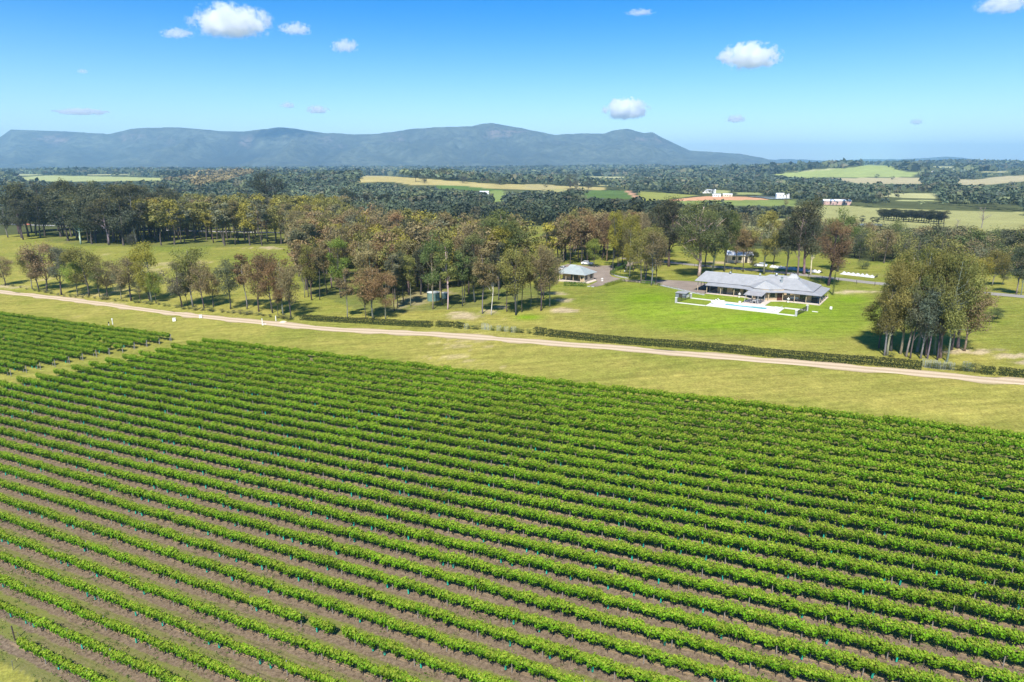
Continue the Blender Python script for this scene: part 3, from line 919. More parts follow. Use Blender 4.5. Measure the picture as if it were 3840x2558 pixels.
def vine_row(s, r0, r1, label, group, near, full, hue, vseed, gap=.001, step=1.5):
    g = random.Random(vseed)
    rs = np.arange(r0, r1, step)
    X = s * SN + rs * CN; Y = s * CN - rs * SN; Z = T(X, Y)
    px, py = proj(X, Y, Z + 1)
    ok = (px > -170) & (px < 4010) & (py < 2700) & (Y > 5)
    if ok.sum() < 2: return
    idx = np.nonzero(ok)[0]
    i0 = idx[0]
    root = empty("vine_row", (X[i0], Y[i0], Z[i0]), 0, label, "vine row", group)
    P0 = np.array([X[i0], Y[i0], Z[i0]])
    rot = -TH
    for n, i in enumerate(idx):
        loc = np.array([X[i], Y[i], Z[i]]) - P0
        if g.random() < gap and n > 2: continue
        v = bpy.data.objects.new("grapevine", g.choice(VN if near else VF))
        v.parent = root; v.location = loc
        v.rotation_euler = (0, 0, rot + (math.pi if g.random() < .5 else 0) + g.uniform(-.05, .05))
        vig = .90 + .30 * float(sstep(28, 85, np.array(s))) + .14 * float(sstep(-90, 0, np.array(rs[i])))      # weaker vines in the lower left
        sc = g.uniform(.78, 1.2) * vig
        v.scale = (1.05, sc * g.uniform(.92, 1.12), g.uniform(.88, 1.10) * (.94 + .16 * (vig - .9) / .44))
        q = g.uniform(.82, 1.2)
        pq = .85 + .3 * float(vnoise(X[i] * .08, Y[i] * .08, 60))
        v.color = (hue[0] * q * pq * g.uniform(.92, 1.1), hue[1] * q * pq, hue[2] * q, 1)
        C.objects.link(v)
        if full:
            t = bpy.data.objects.new("trunk", g.choice(VT)); t.parent = v; C.objects.link(t)
            if g.random() < .2:
                u = bpy.data.objects.new("tree_guard", GUARD); u.parent = v; u.rotation_euler = (g.uniform(-.1, .1), g.uniform(-.1, .1), g.uniform(0, 3)); C.objects.link(u)
            if i % 5 == 2:
                po = bpy.data.objects.new("post", POST); po.parent = root; po.location = loc + np.array([CN, -SN, 0]) * .72
                po.rotation_euler = (g.uniform(-.05, .05), g.uniform(-.05, .05), 0); C.objects.link(po)
            elif i % 5 == 4:
                po = bpy.data.objects.new("stake", STAKE); po.parent = root; po.location = loc + np.array([CN, -SN, 0]) * .7; C.objects.link(po)
    if full:
        path = [(X[i] - P0[0], Y[i] - P0[1], Z[i] - P0[2] + .42 + (.02 if i % 2 else -.02)) for i in idx]
        MB().tube(path, .016, 4, cap=False).build("drip_line", M['drip'], root)
    return root, P0

for i in range(N_ROWS):
    s = ROW_S0 - i * ROW_D
    r0 = r_left(s)
    if i == N_ROWS - 1: r0 = rowcoord(_gl.x, _gl.y)[1] + .4
    where = "beside the mown grass strip" if i == 0 else "at the bottom left corner" if i == N_ROWS - 1 else "from the mown grass strip"
    lab = (f"{ORD[i]} and farthest vine row of the main block, {where}" if i == 0 else
           f"nearest and shortest vine row of the main block, {where}" if i == N_ROWS - 1 else
           f"leafy green vine row, {ORD[i]} of the main block counting {where}")
    hue = (.105, .230, .010)
    res = vine_row(s, r0, 60, lab, "rows of the main vineyard block", i >= 9, i >= 6, hue, 500 + i)
    if res and i == N_ROWS - 1:
        root, P0 = res
        g0 = G(57, 2402)
        o = bpy.data.objects.new("end_post", MB().tube([(0, 0, -.1), (-.1, .0, 1.9)], .075, 6).mesh("leaning_post", M['vinewood'])); o.parent = root
        o.location = np.array(g0) - P0; C.objects.link(o)

LEFT_ENDS = [(1678, 470), (1565, 500), (1443, 525), (1323, 550), (1205, 580), (1077, 605), (948, 625), (815, 660), (682, 690), (543, 720), (400, 750), (262, 780), (110, 815)]
for i, (ex_, ey_) in enumerate(LEFT_ENDS):
    ge = G(ex_ / 2.613, 1100 + ey_ / 2.613)
    s, r1 = rowcoord(ge.x, ge.y)
    lab = f"vine row, {ORD[i]} of the smaller left block counting from the mown grass"
    res = vine_row(s, r1 - 110 + (r1 % 1.5), r1 - .6, lab, "rows of the smaller left vineyard block", False, True, (.085, .19, .014), 900 + i, .03)
    if res:
        root, P0 = res
        o = bpy.data.objects.new("end_post", ENDPOST); o.parent = root; o.location = np.array([ge.x, ge.y, ge.z]) - P0; C.objects.link(o)

# weeds and tufts on the vineyard floor: uncountable
def weeds():
    g = np.random.default_rng(77)
    n = 26000
    s = g.uniform(ROW_S0 - N_ROWS * ROW_D, ROW_S0, n); r = g.uniform(-110, 40, n)
    X = s * SN + r * CN; Y = s * CN - r * SN; Z = T(X, Y)
    px, py = proj(X, Y, Z)
    fr = np.abs(((ROW_S0 - s) / ROW_D + .5) % 1 - .5)
    keep = (px > -80) & (px < 3920) & (py > 1500) & (py < 2640) & (r > r_left(s)) & (fbm(X * .25, Y * .25, 31, 3) + .25 * (fr > .25) > .56)
    X, Y, Z = X[keep], Y[keep], Z[keep]
    m = 7
    n = len(X)
    base = np.repeat(np.stack([X, Y, Z], 1), m, 0)
    sc = np.repeat(g.uniform(.6, 1.6, n), m)
    off = g.normal(size=(n * m, 3)) * (np.array([.13, .13, 0]) * sc[:, None]); off[:, 2] = g.uniform(.02, .16, n * m) * sc
    nr = g.normal(size=(n * m, 3)) * .6 + [0, 0, .8]
    ln = g.uniform(.08, .2, n * m) * sc
    V, F = cards(base + off, nr, ln, ln * .5, g)
    c = np.repeat(np.where(g.uniform(size=(n, 1)) > .3, [[.085, .135, .025]], [[.26, .22, .10]]), m, 0)
    me = mesh_np("weeds", V, F, M['far'], {"tint": ('FACE', 'FLOAT', g.uniform(0, 1, n * m)), "tcol": ('FACE', 'FLOAT_COLOR', np.concatenate([c, np.ones((n * m, 1))], 1))})
    tag(add("weeds", me), "low weeds and grass tufts scattered between the vine rows", "weeds", kind="stuff")
weeds()

# ---------------------------------------------------------------- trees
KINDS = {  # bare trunk, envelope centre, half height, radius, clumps, leaves per clump
    'gum': (.24, .62, .39, .28, 22, 300), 'slim': (.40, .70, .30, .16, 15, 270), 'tall': (.22, .61, .39, .20, 20, 300),
    'bush': (.08, .53, .45, .40, 20, 270), 'fig': (.16, .56, .44, .40, 46, 420), 'big': (.22, .60, .39, .27, 34, 400), 'cypress': (.03, .5, .5, .085, 16, 120)}

def tree_mesh(kind, seed):
    g = np.random.default_rng(seed)
    bare, cz, rz, rr, nc, nl = KINDS[kind]
    H = 10.0
    # trunk line
    lean = g.normal(size=2) * (.0 if kind == 'cypress' else .35)
    def trunk_at(t):
        return np.array([lean[0] * t * t + .16 * math.sin(t * 7 + seed) * (kind != 'cypress'), lean[1] * t * t + .12 * math.cos(t * 5 + seed) * (kind != 'cypress'), t * H])
    tb = MB()
    r0 = {'gum': .15, 'slim': .105, 'tall': .15, 'bush': .16, 'big': .20, 'fig': .34, 'cypress': .10}[kind]
    ts = np.linspace(-.015, .9 if kind != 'bush' else .7, 9)
    tb.tube([trunk_at(t) for t in ts], [r0 * (1.25 if t < .01 else 1) * (1 - .88 * max(t, 0)) for t in ts], 7)
    P, Nn, tint, tip, ln = [], [], [], [], []
    for c in range(nc):
        # clump centres through the crown, more of them high and outside
        if kind == 'cypress':
            t = (c + .5) / nc
            cen = np.array([0, 0, (.04 + .94 * t) * H]); cr = H * rr * (1.05 - t ** 2.2) * 1.0 + .05
        else:
            a = g.uniform(0, 2 * np.pi) if c else 0
            u = g.uniform(-.85, 1.0); q = math.sqrt(max(0, 1 - u * u)) * math.sqrt(g.uniform(.25, 1))
            prof = 1.0 if u > -.2 else .75
            cen = trunk_at(cz) * [1, 1, 0] + np.array([math.cos(a) * q * rr * H * prof, math.sin(a) * q * rr * H * prof, (cz + u * rz * .82) * H])
            cr = H * rr * g.uniform(.38, .58) * (.85 if kind == 'big' else .6 if kind == 'fig' else 1)
            # limb from the trunk to the clump
            t0 = max(bare * .9, min(.82, cen[2] / H - g.uniform(.10, .24)))
            A = trunk_at(t0); mid = A * .45 + cen * .55 + np.array([0, 0, -.25])
            lr = r0 * (1 - .85 * t0) * .55
            tb.tube([A, A * .75 + mid * .25 + g.normal(size=3) * .06, mid + g.normal(size=3) * .08, cen], [lr, lr * .8, lr * .6, lr * .25], 5, cap=False)
            for _ in range(2):
                e = cen + g.normal(size=3) * cr * .5
                tb.tube([mid, (mid + e) / 2 + g.normal(size=3) * .06, e], [lr * .5, lr * .35, lr * .15], 4, cap=False)
        m = int(nl * g.uniform(.75, 1.25))
        d = g.normal(size=(m, 3)); d /= np.linalg.norm(d, axis=1, keepdims=True)
        rad = g.uniform(.12, 1, m) ** .45
        lump = 1 + .35 * np.sin(d[:, 0] * 4 + c) * np.sin(d[:, 1] * 5 + 2 * c) + .2 * np.sin(d[:, 2] * 7 + c)
        off = d * (rad * lump * cr)[:, None] * [1, 1, .72 if kind != 'cypress' else 1.5]
        P.append(cen + off)
        Nn.append(d * .7 + [0, 0, .35] + g.normal(size=(m, 3)) * .55)
        ct = g.uniform(.15, .85)
        tint.append(np.clip(ct + g.normal(size=m) * .22, 0, 1))
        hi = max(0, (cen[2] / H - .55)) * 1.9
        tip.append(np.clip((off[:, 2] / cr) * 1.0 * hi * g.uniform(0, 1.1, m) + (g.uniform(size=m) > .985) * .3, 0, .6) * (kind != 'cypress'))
        ln.append(g.uniform(.20, .42, m) * (.42 if kind == 'fig' else .52 if kind == 'big' else .64 if kind in ('tall', 'cypress') else .72))
    P = np.concatenate(P); ln = np.concatenate(ln)
    V, F = cards(P, np.concatenate(Nn), ln, ln * .55, g)
    cm = mesh_np(kind + "_crown", V, F, M['leaf'], {"tint": ('FACE', 'FLOAT', np.concatenate(tint)), "tip": ('FACE', 'FLOAT', np.concatenate(tip))})
    return tb.mesh(kind + "_trunk", M['bark'], smooth=True), cm

TREES = {k: [tree_mesh(k, 1000 + 31 * j + 7 * i) for j in range(n)] for i, (k, n) in enumerate((('gum', 6), ('slim', 5), ('tall', 6), ('bush', 4), ('big', 4), ('fig', 1), ('cypress', 1)))}
COL = {'dark': (.088, .098, .062), 'grey': (.150, .155, .095), 'olive': (.225, .215, .070), 'brown': (.235, .190, .098), 'red': (.250, .175, .090),
       'yellow': (.30, .265, .055), 'fresh': (.21, .25, .055), 'green': (.125, .155, .058), 'blue': (.115, .14, .105), 'ink': (.045, .054, .038)}
BARK = {'dark': (.075, .062, .055), 'grey': (.20, .17, .14), 'pale': (.48, .42, .35)}

def tree(base, h, w, kind, col, label, group=None, bark='dark', name="gum_tree", cat="tree", seed=None, twist=None):
    """base: point on the ground, h: height, w: crown width in metres"""
    g = random.Random(seed if seed is not None else int(base[0] * 37 + base[1] * 91))
    tm, cm = g.choice(TREES[kind])
    root = empty(name, base, 0, label, cat, group)
    sz = h / 10.0
    sx = w / (2 * KINDS[kind][3] * 10 * 1.12)
    rz = g.uniform(0, 6.28) if twist is None else twist
    q = g.uniform(.85, 1.18)
    c = COL[col]
    for nm, me in (("trunk", tm), ("crown", cm)):
        o = bpy.data.objects.new(nm, me); o.parent = root
        o.scale = (sx, sx, sz); o.rotation_euler = (0, 0, rz)
        o.color = ((*[v * q * g.uniform(.93, 1.07) for v in c], 1) if nm == "crown" else (*[v * g.uniform(.8, 1.25) for v in BARK[bark]], 1))
        C.objects.link(o)
    return root

def tree_px(bx, by, ty, wpx, kind, col, label, group=None, bark='dark', **kw):
    b = G(bx, by)
    return tree(b, max(1.0, height_at(b, ty)), wpx * px_m(b), kind, col, label, group, bark, **kw)

COLWORD = {'dark': 'dark', 'grey': 'grey-green', 'olive': 'olive', 'brown': 'brown-leaved', 'red': 'reddish', 'yellow': 'yellow-green', 'fresh': 'fresh green', 'green': 'deep green', 'blue': 'blue-green', 'ink': 'very dark'}
# line of gums beside the track, left to right (pixels of an enlargement: base x, base y, top y, crown width)
AVENUE = [(35, 868, 650, 125, 'gum', 'brown'), (225, 888, 605, 110, 'gum', 'olive'), (265, 900, 640, 100, 'tall', 'brown'), (330, 905, 545, 185, 'gum', 'brown'), (430, 930, 570, 120, 'tall', 'grey'), (540, 935, 690, 140, 'gum', 'fresh'),
          (610, 940, 590, 190, 'gum', 'olive'), (690, 945, 740, 95, 'gum', 'green'), (740, 945, 680, 125, 'gum', 'brown'), (840, 960, 745, 90, 'gum', 'grey'), (908, 970, 655, 180, 'gum', 'brown'), (968, 970, 800, 70, 'gum', 'grey'),
          (1030, 975, 750, 110, 'gum', 'yellow'), (1048, 978, 562, 150, 'gum', 'yellow'), (1075, 985, 760, 90, 'gum', 'fresh'), (1250, 1015, 690, 160, 'gum', 'grey'), (1290, 1005, 850, 60, 'slim', 'grey'), (1333, 1010, 570, 190, 'gum', 'olive'),
          (1405, 1022, 680, 140, 'gum', 'brown'), (1475, 1015, 770, 110, 'gum', 'brown'), (1590, 1030, 670, 150, 'gum', 'grey'), (1700, 1030, 640, 110, 'slim', 'red'), (1790, 1045, 640, 160, 'gum', 'brown'), (1875, 1055, 615, 160, 'gum', 'red'),
          (1920, 1070, 880, 60, 'slim', 'brown'), (1955, 1065, 660, 150, 'gum', 'red'), (2010, 1095, 690, 140, 'gum', 'brown')]
for i, (x, y, t, w, k, c) in enumerate(AVENUE):
    tree_px(x / 1.839, 600 + y / 1.839, 600 + t / 1.839, w * 1.3 / 1.839, k, c, f"{COLWORD[c]} gum, {ORD[i]} from the left along the dirt track", "gums lining the dirt track", bark='grey' if i % 4 == 1 else 'dark')

# front of the middle wood
FRONT = [(75, 950, 570, 110, 'slim', 'brown'), (100, 945, 560, 100, 'slim', 'red'), (130, 965, 555, 130, 'tall', 'olive'), (185, 965, 580, 110, 'slim', 'brown'), (230, 920, 560, 120, 'slim', 'brown'), (325, 950, 525, 150, 'tall', 'fresh'),
         (270, 880, 520, 140, 'tall', 'olive'), (375, 1090, 740, 120, 'slim', 'brown'), (500, 1095, 745, 130, 'gum', 'brown'), (695, 1040, 620, 110, 'slim', 'grey'), (760, 1000, 600, 130, 'tall', 'dark'), (810, 1010, 630, 110, 'slim', 'olive'),
         (715, 1020, 640, 120, 'slim', 'dark'), (880, 930, 560, 140, 'tall', 'dark'), (960, 1030, 465, 170, 'tall', 'green'), (1030, 1000, 560, 110, 'slim', 'dark'), (1165, 1010, 600, 120, 'slim', 'green'), (1185, 985, 560, 130, 'slim', 'grey'),
         (1250, 980, 490, 190, 'tall', 'green'), (1475, 1045, 640, 110, 'slim', 'grey'), (1580, 1050, 600, 130, 'slim', 'brown'), (1635, 1010, 640, 120, 'slim', 'brown'), (1420, 965, 560, 130, 'slim', 'dark'), (1545, 1035, 610, 120, 'slim', 'olive'),
         (1685, 1000, 780, 70, 'slim', 'grey'), (1730, 960, 600, 130, 'slim', 'brown')]
FRONT_X = sorted(f[0] for f in FRONT)
for (x, y, t, w, k, c) in FRONT:
    tree_px(x / 1.839 + 1100, 600 + y / 1.839, 600 + t / 1.839, w / 1.839, k, c, f"{COLWORD[c]} gum, {ORD[FRONT_X.index(x)]} from the left along the front of the middle wood", "gums at the front of the middle wood", bark='grey' if (x % 3 == 0) else 'dark')
SPECIAL = [(550, 1095, 715, 260, 'gum', 'red', "broad reddish gum standing alone before the middle wood", 'grey'), (640, 1095, 760, 170, 'gum', 'red', "smaller reddish gum right beside the broad reddish one", 'grey'),
           (1068, 1030, 540, 140, 'slim', 'olive', "slender gum with whitish trunk right of the water tanks", 'pale'), (1310, 1060, 602, 150, 'slim', 'brown', "forked brown gum at the wood's right front", 'grey'),
           (1370, 1070, 690, 120, 'slim', 'brown', "thin white-barked gum with leaning foot in the bare patch", 'pale'), (1530, 1070, 565, 240, 'gum', 'olive', "wide olive-topped gum nearest the hedge in the wood", 'dark'),
           (1705, 1040, 588, 200, 'gum', 'brown', "brown gum left of the cottage on a dark trunk", 'dark'), (1765, 1010, 600, 190, 'gum', 'brown', "brown gum closest to the cottage hedge", 'grey'),
           (1450, 860, 325, 380, 'big', 'green', "huge dark green crown rising from the middle wood", 'dark')]
for (x, y, t, w, k, c, lab, bk) in SPECIAL:
    tree_px(x / 1.839 + 1100, 600 + y / 1.839, 600 + t / 1.839, w / 1.839, k, c, lab, None, bark=bk)

def pix_scatter(poly, n, mind, seed):
    """random points on the ground whose pixels fall in poly, at least mind metres apart, spread evenly over the ground"""
    g = random.Random(seed)
    xs = [p[0] for p in poly]; ys = [p[1] for p in poly]
    out, tries = [], 0
    W = [G(x, y) for x, y in poly]
    wx = [w.x for w in W]; wy = [w.y for w in W]
    while len(out) < n and tries < 9000:
        tries += 1
        x, y = g.uniform(min(wx), max(wx)), g.uniform(min(wy), max(wy))
        z = Tf(x, y)
        px, py = proj(np.array(x), np.array(y), z)
        if not pip(np.array([px]), np.array([py]), poly)[0]: continue
        if any((x - o.x) ** 2 + (y - o.y) ** 2 < mind ** 2 for o in out): continue
        out.append(Vector((x, y, z)))
    return out

FILL = []
def fill(poly, n, mind, hs, ws, kinds, cols, seed):
    g = random.Random(seed)
    for b in pix_scatter(poly, n, mind, seed):
        FILL.append((b, g.uniform(*hs), g.uniform(*ws), g.choice(kinds), g.choice(cols), g.randrange(99), g.uniform(0, 6.28), g.uniform(.85, 1.18)))

def wood(poly, n, mind, hs, ws, kinds, cols, label, group, seed, barks=('dark', 'dark', 'grey')):
    g = random.Random(seed)
    for b in pix_scatter(poly, n, mind, seed):
        h = g.uniform(*hs)
        w_ = g.uniform(*ws); k_ = g.choice(kinds); c_ = g.choice(cols)
        tree(b, h, w_, k_, c_, f"{COLWORD[c_]} {label}", group, g.choice(barks))

MIDWOOD = z2([(60, 900), (250, 890), (430, 960), (700, 985), (900, 920), (1250, 930), (1450, 905), (1700, 910), (1760, 800), (1500, 770), (1100, 690), (500, 560), (0, 545), (-60, 580)])
fill(MIDWOOD, 120, 3.0, (16, 22), (8, 11.5), ['tall', 'gum', 'tall'], ['brown', 'brown', 'red', 'olive', 'grey', 'yellow', 'brown', 'red', 'olive'], 33)
wood(MIDWOOD, 56, 5.0, (16, 22.5), (7, 11), ['tall', 'slim', 'gum', 'tall'], ['brown', 'brown', 'red', 'olive', 'grey', 'dark', 'yellow', 'brown', 'red'], "gum deep in the crowded brown and olive middle wood", "gums of the middle wood", 3)
PLANT = z1([(620, 560), (900, 590), (1500, 598), (2150, 592), (2400, 560), (2400, 462), (1500, 455), (1000, 462), (620, 490)])
fill(PLANT, 170, 3.6, (20, 25), (9, 13), ['slim', 'tall'], ['olive', 'olive', 'yellow', 'grey', 'olive', 'brown'], 34)
wood(PLANT, 50, 5.0, (19, 24), (8.5, 12), ['slim', 'slim', 'tall'], ['olive', 'olive', 'yellow', 'grey', 'olive', 'brown'], "slender gum in the even plantation behind the left paddock", "gums of the left plantation", 5, ('dark',))
LEFTWOOD = z1([(130, 545), (300, 555), (560, 590), (900, 590), (1250, 530), (1200, 480), (700, 470), (130, 490)])
fill(LEFTWOOD, 45, 6, (22, 33), (12, 18), ['tall', 'big'], ['dark', 'ink', 'dark'], 35)
wood(LEFTWOOD, 26, 7.5, (24, 35), (12, 18), ['tall', 'big', 'tall'], ['dark', 'ink', 'dark'], "tall gum in the wood at the far left", "tall dark gums at far left", 8, ('dark', 'grey'))
tree_px(565 / 1.839, 600 + 580 / 1.839, 735, 95, 'tall', 'dark', "tall dark gum with white trunk standing before the left wood", bark='pale')
tree_px(52 / 1.839, 600 + 535 / 1.839, 740, 60, 'tall', 'dark', "gum on a thin pale trunk at the left edge", bark='grey')
tree_px(160 / 1.839, 600 + 550 / 1.839, 735, 70, 'tall', 'dark', "dark gum left of the left wood", bark='dark')
tree_px(912 / 1.839, 600 + 595 / 1.839, 600 + 500 / 1.839, 55, 'bush', 'dark', "low dark tree at the foot of the plantation")
tree_px(1850 / 1.839, 846, 600 + 72 / 1.839, 182, 'fig', 'ink', "massive dark tree towering behind the plantation")
for (x, b, t, w, lab) in ((385, 400, 190, 130, "left of two tall dark trees behind the middle wood"), (515, 400, 220, 100, "second tall dark tree behind the middle wood"), (640, 390, 222, 110, "dark tree standing apart behind the middle wood"), (545, 420, 285, 130, "rounded green tree behind the middle wood")):
    tree_px(x / 1.839 + 1100, 600 + b / 1.839, 600 + t / 1.839, w / 1.839, 'big', 'ink' if 'dark' in lab else 'green', lab)

# behind the cottage
COTWOOD = z2([(1800, 755), (2000, 715), (2200, 700), (2560, 690), (2600, 640), (2350, 600), (1950, 610), (1750, 700)])
fill(COTWOOD, 40, 4, (15, 20), (7, 11), ['gum', 'tall'], ['brown', 'red', 'brown', 'olive', 'grey'], 36)
wood(COTWOOD, 24, 5.0, (15, 20), (7, 10), ['gum', 'tall', 'slim'], ['brown', 'red', 'brown', 'olive', 'grey'], "gum in the brown grove behind the cottage", "gums behind the cottage", 12)
# driveway gums (pixels of the close enlargement of the island garden)
for i, (x, y, t, w, c, bk) in enumerate([(165, 460, 770, 62, 'yellow', 'dark'), (285, 400, 800, 45, 'olive', 'dark'), (345, 385, 790, 55, 'brown', 'dark'), (445, 275, 790, 50, 'brown', 'dark'), (600, 500, 800, 60, 'olive', 'grey'), (665, 710, 815, 80, 'yellow', 'grey'),
                                         (800, 465, 800, 60, 'olive', 'dark'), (1025, 850, 862, 95, 'olive', 'grey'), (1135, 535, 800, 60, 'brown', 'dark'), (1200, 730, 850, 75, 'olive', 'grey'), (1360, 930, 870, 105, 'brown', 'grey'), (1500, 880, 840, 80, 'olive', 'dark')]):
    tree_px(2280 + x / 8.406, 960 + y / 8.406, t, w, 'gum' if i % 3 else 'tall', c, f"{COLWORD[c]} gum, {ORD[i]} of the group beside the garden drive", "gums beside the garden drive", bark=bk)
tree_px(2228, 1003, 895, 62, 'gum', 'fresh', "bright lime-green tree right behind the cottage")
# gums behind the house: (base x, base y, top y, width, kind, colour, bark, label)
HOUSE = [(485, 670, 222, 290, 'big', 'green', 'pale', "great gum with thick white trunk left of the house"), (320, 610, 192, 230, 'big', 'dark', 'dark', "tall dark gum left of the white-trunked gum"), (250, 600, 230, 150, 'tall', 'dark', 'dark', "dark gum at the left of the tall group behind the drive"),
         (570, 645, 240, 170, 'tall', 'dark', 'grey', "gum just right of the white-trunked gum"), (640, 640, 260, 130, 'tall', 'green', 'dark', "gum left of the white shed"), (530, 612, 300, 120, 'tall', 'grey', 'dark', "grey-green gum partly behind the white-trunked gum"),
         (740, 640, 395, 110, 'slim', 'brown', 'dark', "thin brown gum in front of the white shed"), (795, 640, 520, 60, 'gum', 'dark', 'dark', "small twisted tree right of the white shed"), (860, 655, 285, 160, 'tall', 'olive', 'grey', "olive-topped gum above the middle of the house roof"),
         (990, 662, 290, 130, 'tall', 'dark', 'dark', "dark gum over the house ridge"), (1050, 662, 235, 160, 'tall', 'dark', 'grey', "tall gum over the right half of the roof"), (1090, 655, 195, 210, 'big', 'dark', 'grey', "tallest dark gum behind the house"),
         (1130, 662, 300, 120, 'tall', 'grey', 'pale', "pale-stemmed gum right of the tallest one"), (1235, 720, 326, 220, 'big', 'red', 'dark', "rust-crowned gum at the right end of the house"), (1290, 640, 262, 150, 'tall', 'green', 'dark', "deep green tree behind the rust-crowned gum"),
         (700, 600, 350, 120, 'gum', 'brown', 'dark', "brown tree behind the white shed"), (760, 590, 400, 110, 'gum', 'brown', 'dark', "small brown tree right behind the white shed"), (920, 600, 400, 130, 'gum', 'grey', 'dark', "grey-green tree behind the olive-topped gum")]
for (x, y, t, w, k, c, bk, lab) in HOUSE:
    tree_px(x / 1.5286 + 2300, y / 1.5286 + 600, t / 1.5286 + 600, w / 1.5286, k, c, lab, None, bark=bk)
tree_px(2300 + 1258 / 1.5286, 600 + 775 / 1.5286, 600 + 640 / 1.5286, 14, 'cypress', 'green', "tall thin cypress at the right end of the house", name="cypress_tree")
tree_px(2300 + 677 / 1.5286, 600 + 652 / 1.5286, 600 + 603 / 1.5286, 10, 'cypress', 'green', "small cypress behind the house roof", name="cypress_tree")
# clump at right (pixels of the enlargement: base x, base y, top y, width, dx of crown)
CLUMP = [(445, 1305, 420, 330, 'big', 'olive'), (485, 1305, 300, 380, 'big', 'olive'), (515, 1260, 240, 360, 'big', 'fresh'), (605, 1290, 200, 400, 'big', 'olive'), (680, 1320, 330, 300, 'tall', 'green'), (718, 1335, 560, 260, 'tall', 'grey'),
         (785, 1270, 150, 420, 'big', 'olive'), (820, 1340, 540, 300, 'tall', 'blue'), (860, 1300, 190, 380, 'big', 'olive'), (890, 1340, 600, 280, 'tall', 'blue'), (955, 1290, 260, 340, 'tall', 'green'), (975, 1350, 620, 280, 'tall', 'grey'),
         (1010, 1330, 205, 420, 'big', 'olive'), (1075, 1370, 235, 440, 'gum', 'olive'), (1120, 1250, 230, 420, 'big', 'olive'), (1180, 1230, 330, 520, 'big', 'olive'), (400, 1230, 720, 380, 'gum', 'olive'), (1250, 1260, 600, 480, 'gum', 'brown')]
for i, (x, y, t, w, k, c) in enumerate(sorted(CLUMP)):
    tree_px(3150 + x / 2.703, 850 + y / 2.703, 850 + t / 2.703, w * .92 / 2.703, k, c, f"{COLWORD[c]} gum, {ORD[i]} trunk from the left in the big right-hand clump", "gums of the right-hand clump", bark='grey' if i % 3 else 'dark')
tree_px(3150 + 1545 / 2.703, 850 + 970 / 2.703, 850 + 830 / 2.703, 60, 'bush', 'green', "low green bushy tree on the lawn right of the clump")
tree_px(3150 + 1590 / 2.703, 850 + 940 / 2.703, 850 + 820 / 2.703, 58, 'gum', 'green', "small spreading tree right of the low bushy one")
for (x, y, t, w, c, lab) in ((1420, 610, 290, 240, 'yellow', "yellow-topped tree behind the right-hand clump"), (1540, 600, 245, 260, 'olive', "olive tree at right beyond the lane"), (1650, 590, 380, 150, 'grey', "low grey tree at right beyond the lane"),
                             (1780, 690, 110, 200, 'dark', "dark gum on a pale stem at the right edge"), (1835, 695, 190, 160, 'grey', "second gum at the right edge beside the lane")):
    tree_px(3150 + x / 2.703, 850 + y / 2.703, 850 + t / 2.703, w / 2.703, 'tall' if t < 240 else 'gum', c, lab, bark='grey')
for (x, y, t, w, c, lab) in ((1525, 565, 392, 215, 'brown', "round brown tree beyond the lane, right of the gums"), (1400, 560, 360, 120, 'green', "green tree between the rust gum and the round brown one"), (1620, 555, 335, 130, 'green', "green tree behind the round brown one"),
                             (1880, 470, 395, 170, 'brown', "round brown tree above the right-hand clump"), (2160, 560, 440, 200, 'grey', "grey-green tree above the right end of the clump"), (1430, 625, 560, 90, 'dark', "dark rounded bush beside the lane")):
    tree_px(2300 + x / 1.5286, 600 + y / 1.5286, 600 + t / 1.5286, w / 1.5286, 'bush', c, lab)

# lone trees of the valley
LONE = [(z2, 845, 150, 65, 48, 'dark', "slender lone tree on the tawny hill, leftmost"), (z2, 903, 160, 90, 62, 'dark', "second lone tree on the tawny hill"), (z2, 985, 130, 68, 75, 'dark', "lone tree on the crest of the tawny hill"), (z2, 1170, 160, 90, 90, 'dark', "round lone tree right of the tawny hill crest"),
        (z2, 1422, 170, 110, 95, 'dark', "dark tree at the right foot of the tawny hill"), (z2, 1910, 200, 86, 110, 'dark', "tallest dark tree beside the far vineyard"), (z2, 2035, 205, 130, 80, 'dark', "dark tree right of the tallest one by the vineyard"), (z2, 1743, 188, 168, 36, 'dark', "small round bush on the far pasture"),
        (z7, 1608, 503, 462, 28, 'dark', "pointed dark tree in the right meadow"), (z7, 1655, 505, 470, 26, 'dark', "left of two small trees in the right meadow"), (z7, 1678, 505, 472, 26, 'dark', "right of two small trees in the right meadow"),
        (z7, 1675, 292, 270, 26, 'dark', "dark tree at the foot of the pale green hill"), (z7, 1748, 300, 279, 20, 'dark', "small tree on the tan field below the green hill"), (z7, 1530, 412, 376, 45, 'brown', "brownish tree beside the pink shed"), (z7, 1258, 418, 388, 34, 'brown', "bare-looking small tree by the far dam"),
        (z7, 835, 358, 332, 20, 'dark', "dark conifer beside the white farmhouse"), (z7, 912, 362, 332, 34, 'dark', "dark tree in front of the white farmhouse")]
for fn, x, b, t, w, c, lab in LONE:
    (bx, by), (_, ty), (wx, _) = fn([(x, b)])[0], fn([(x, t)])[0], fn([(x + w, b)])[0]
    tree_px(bx, by, ty, wx - bx, 'tall' if (b - t) > w * 1.2 else 'bush', c, lab)
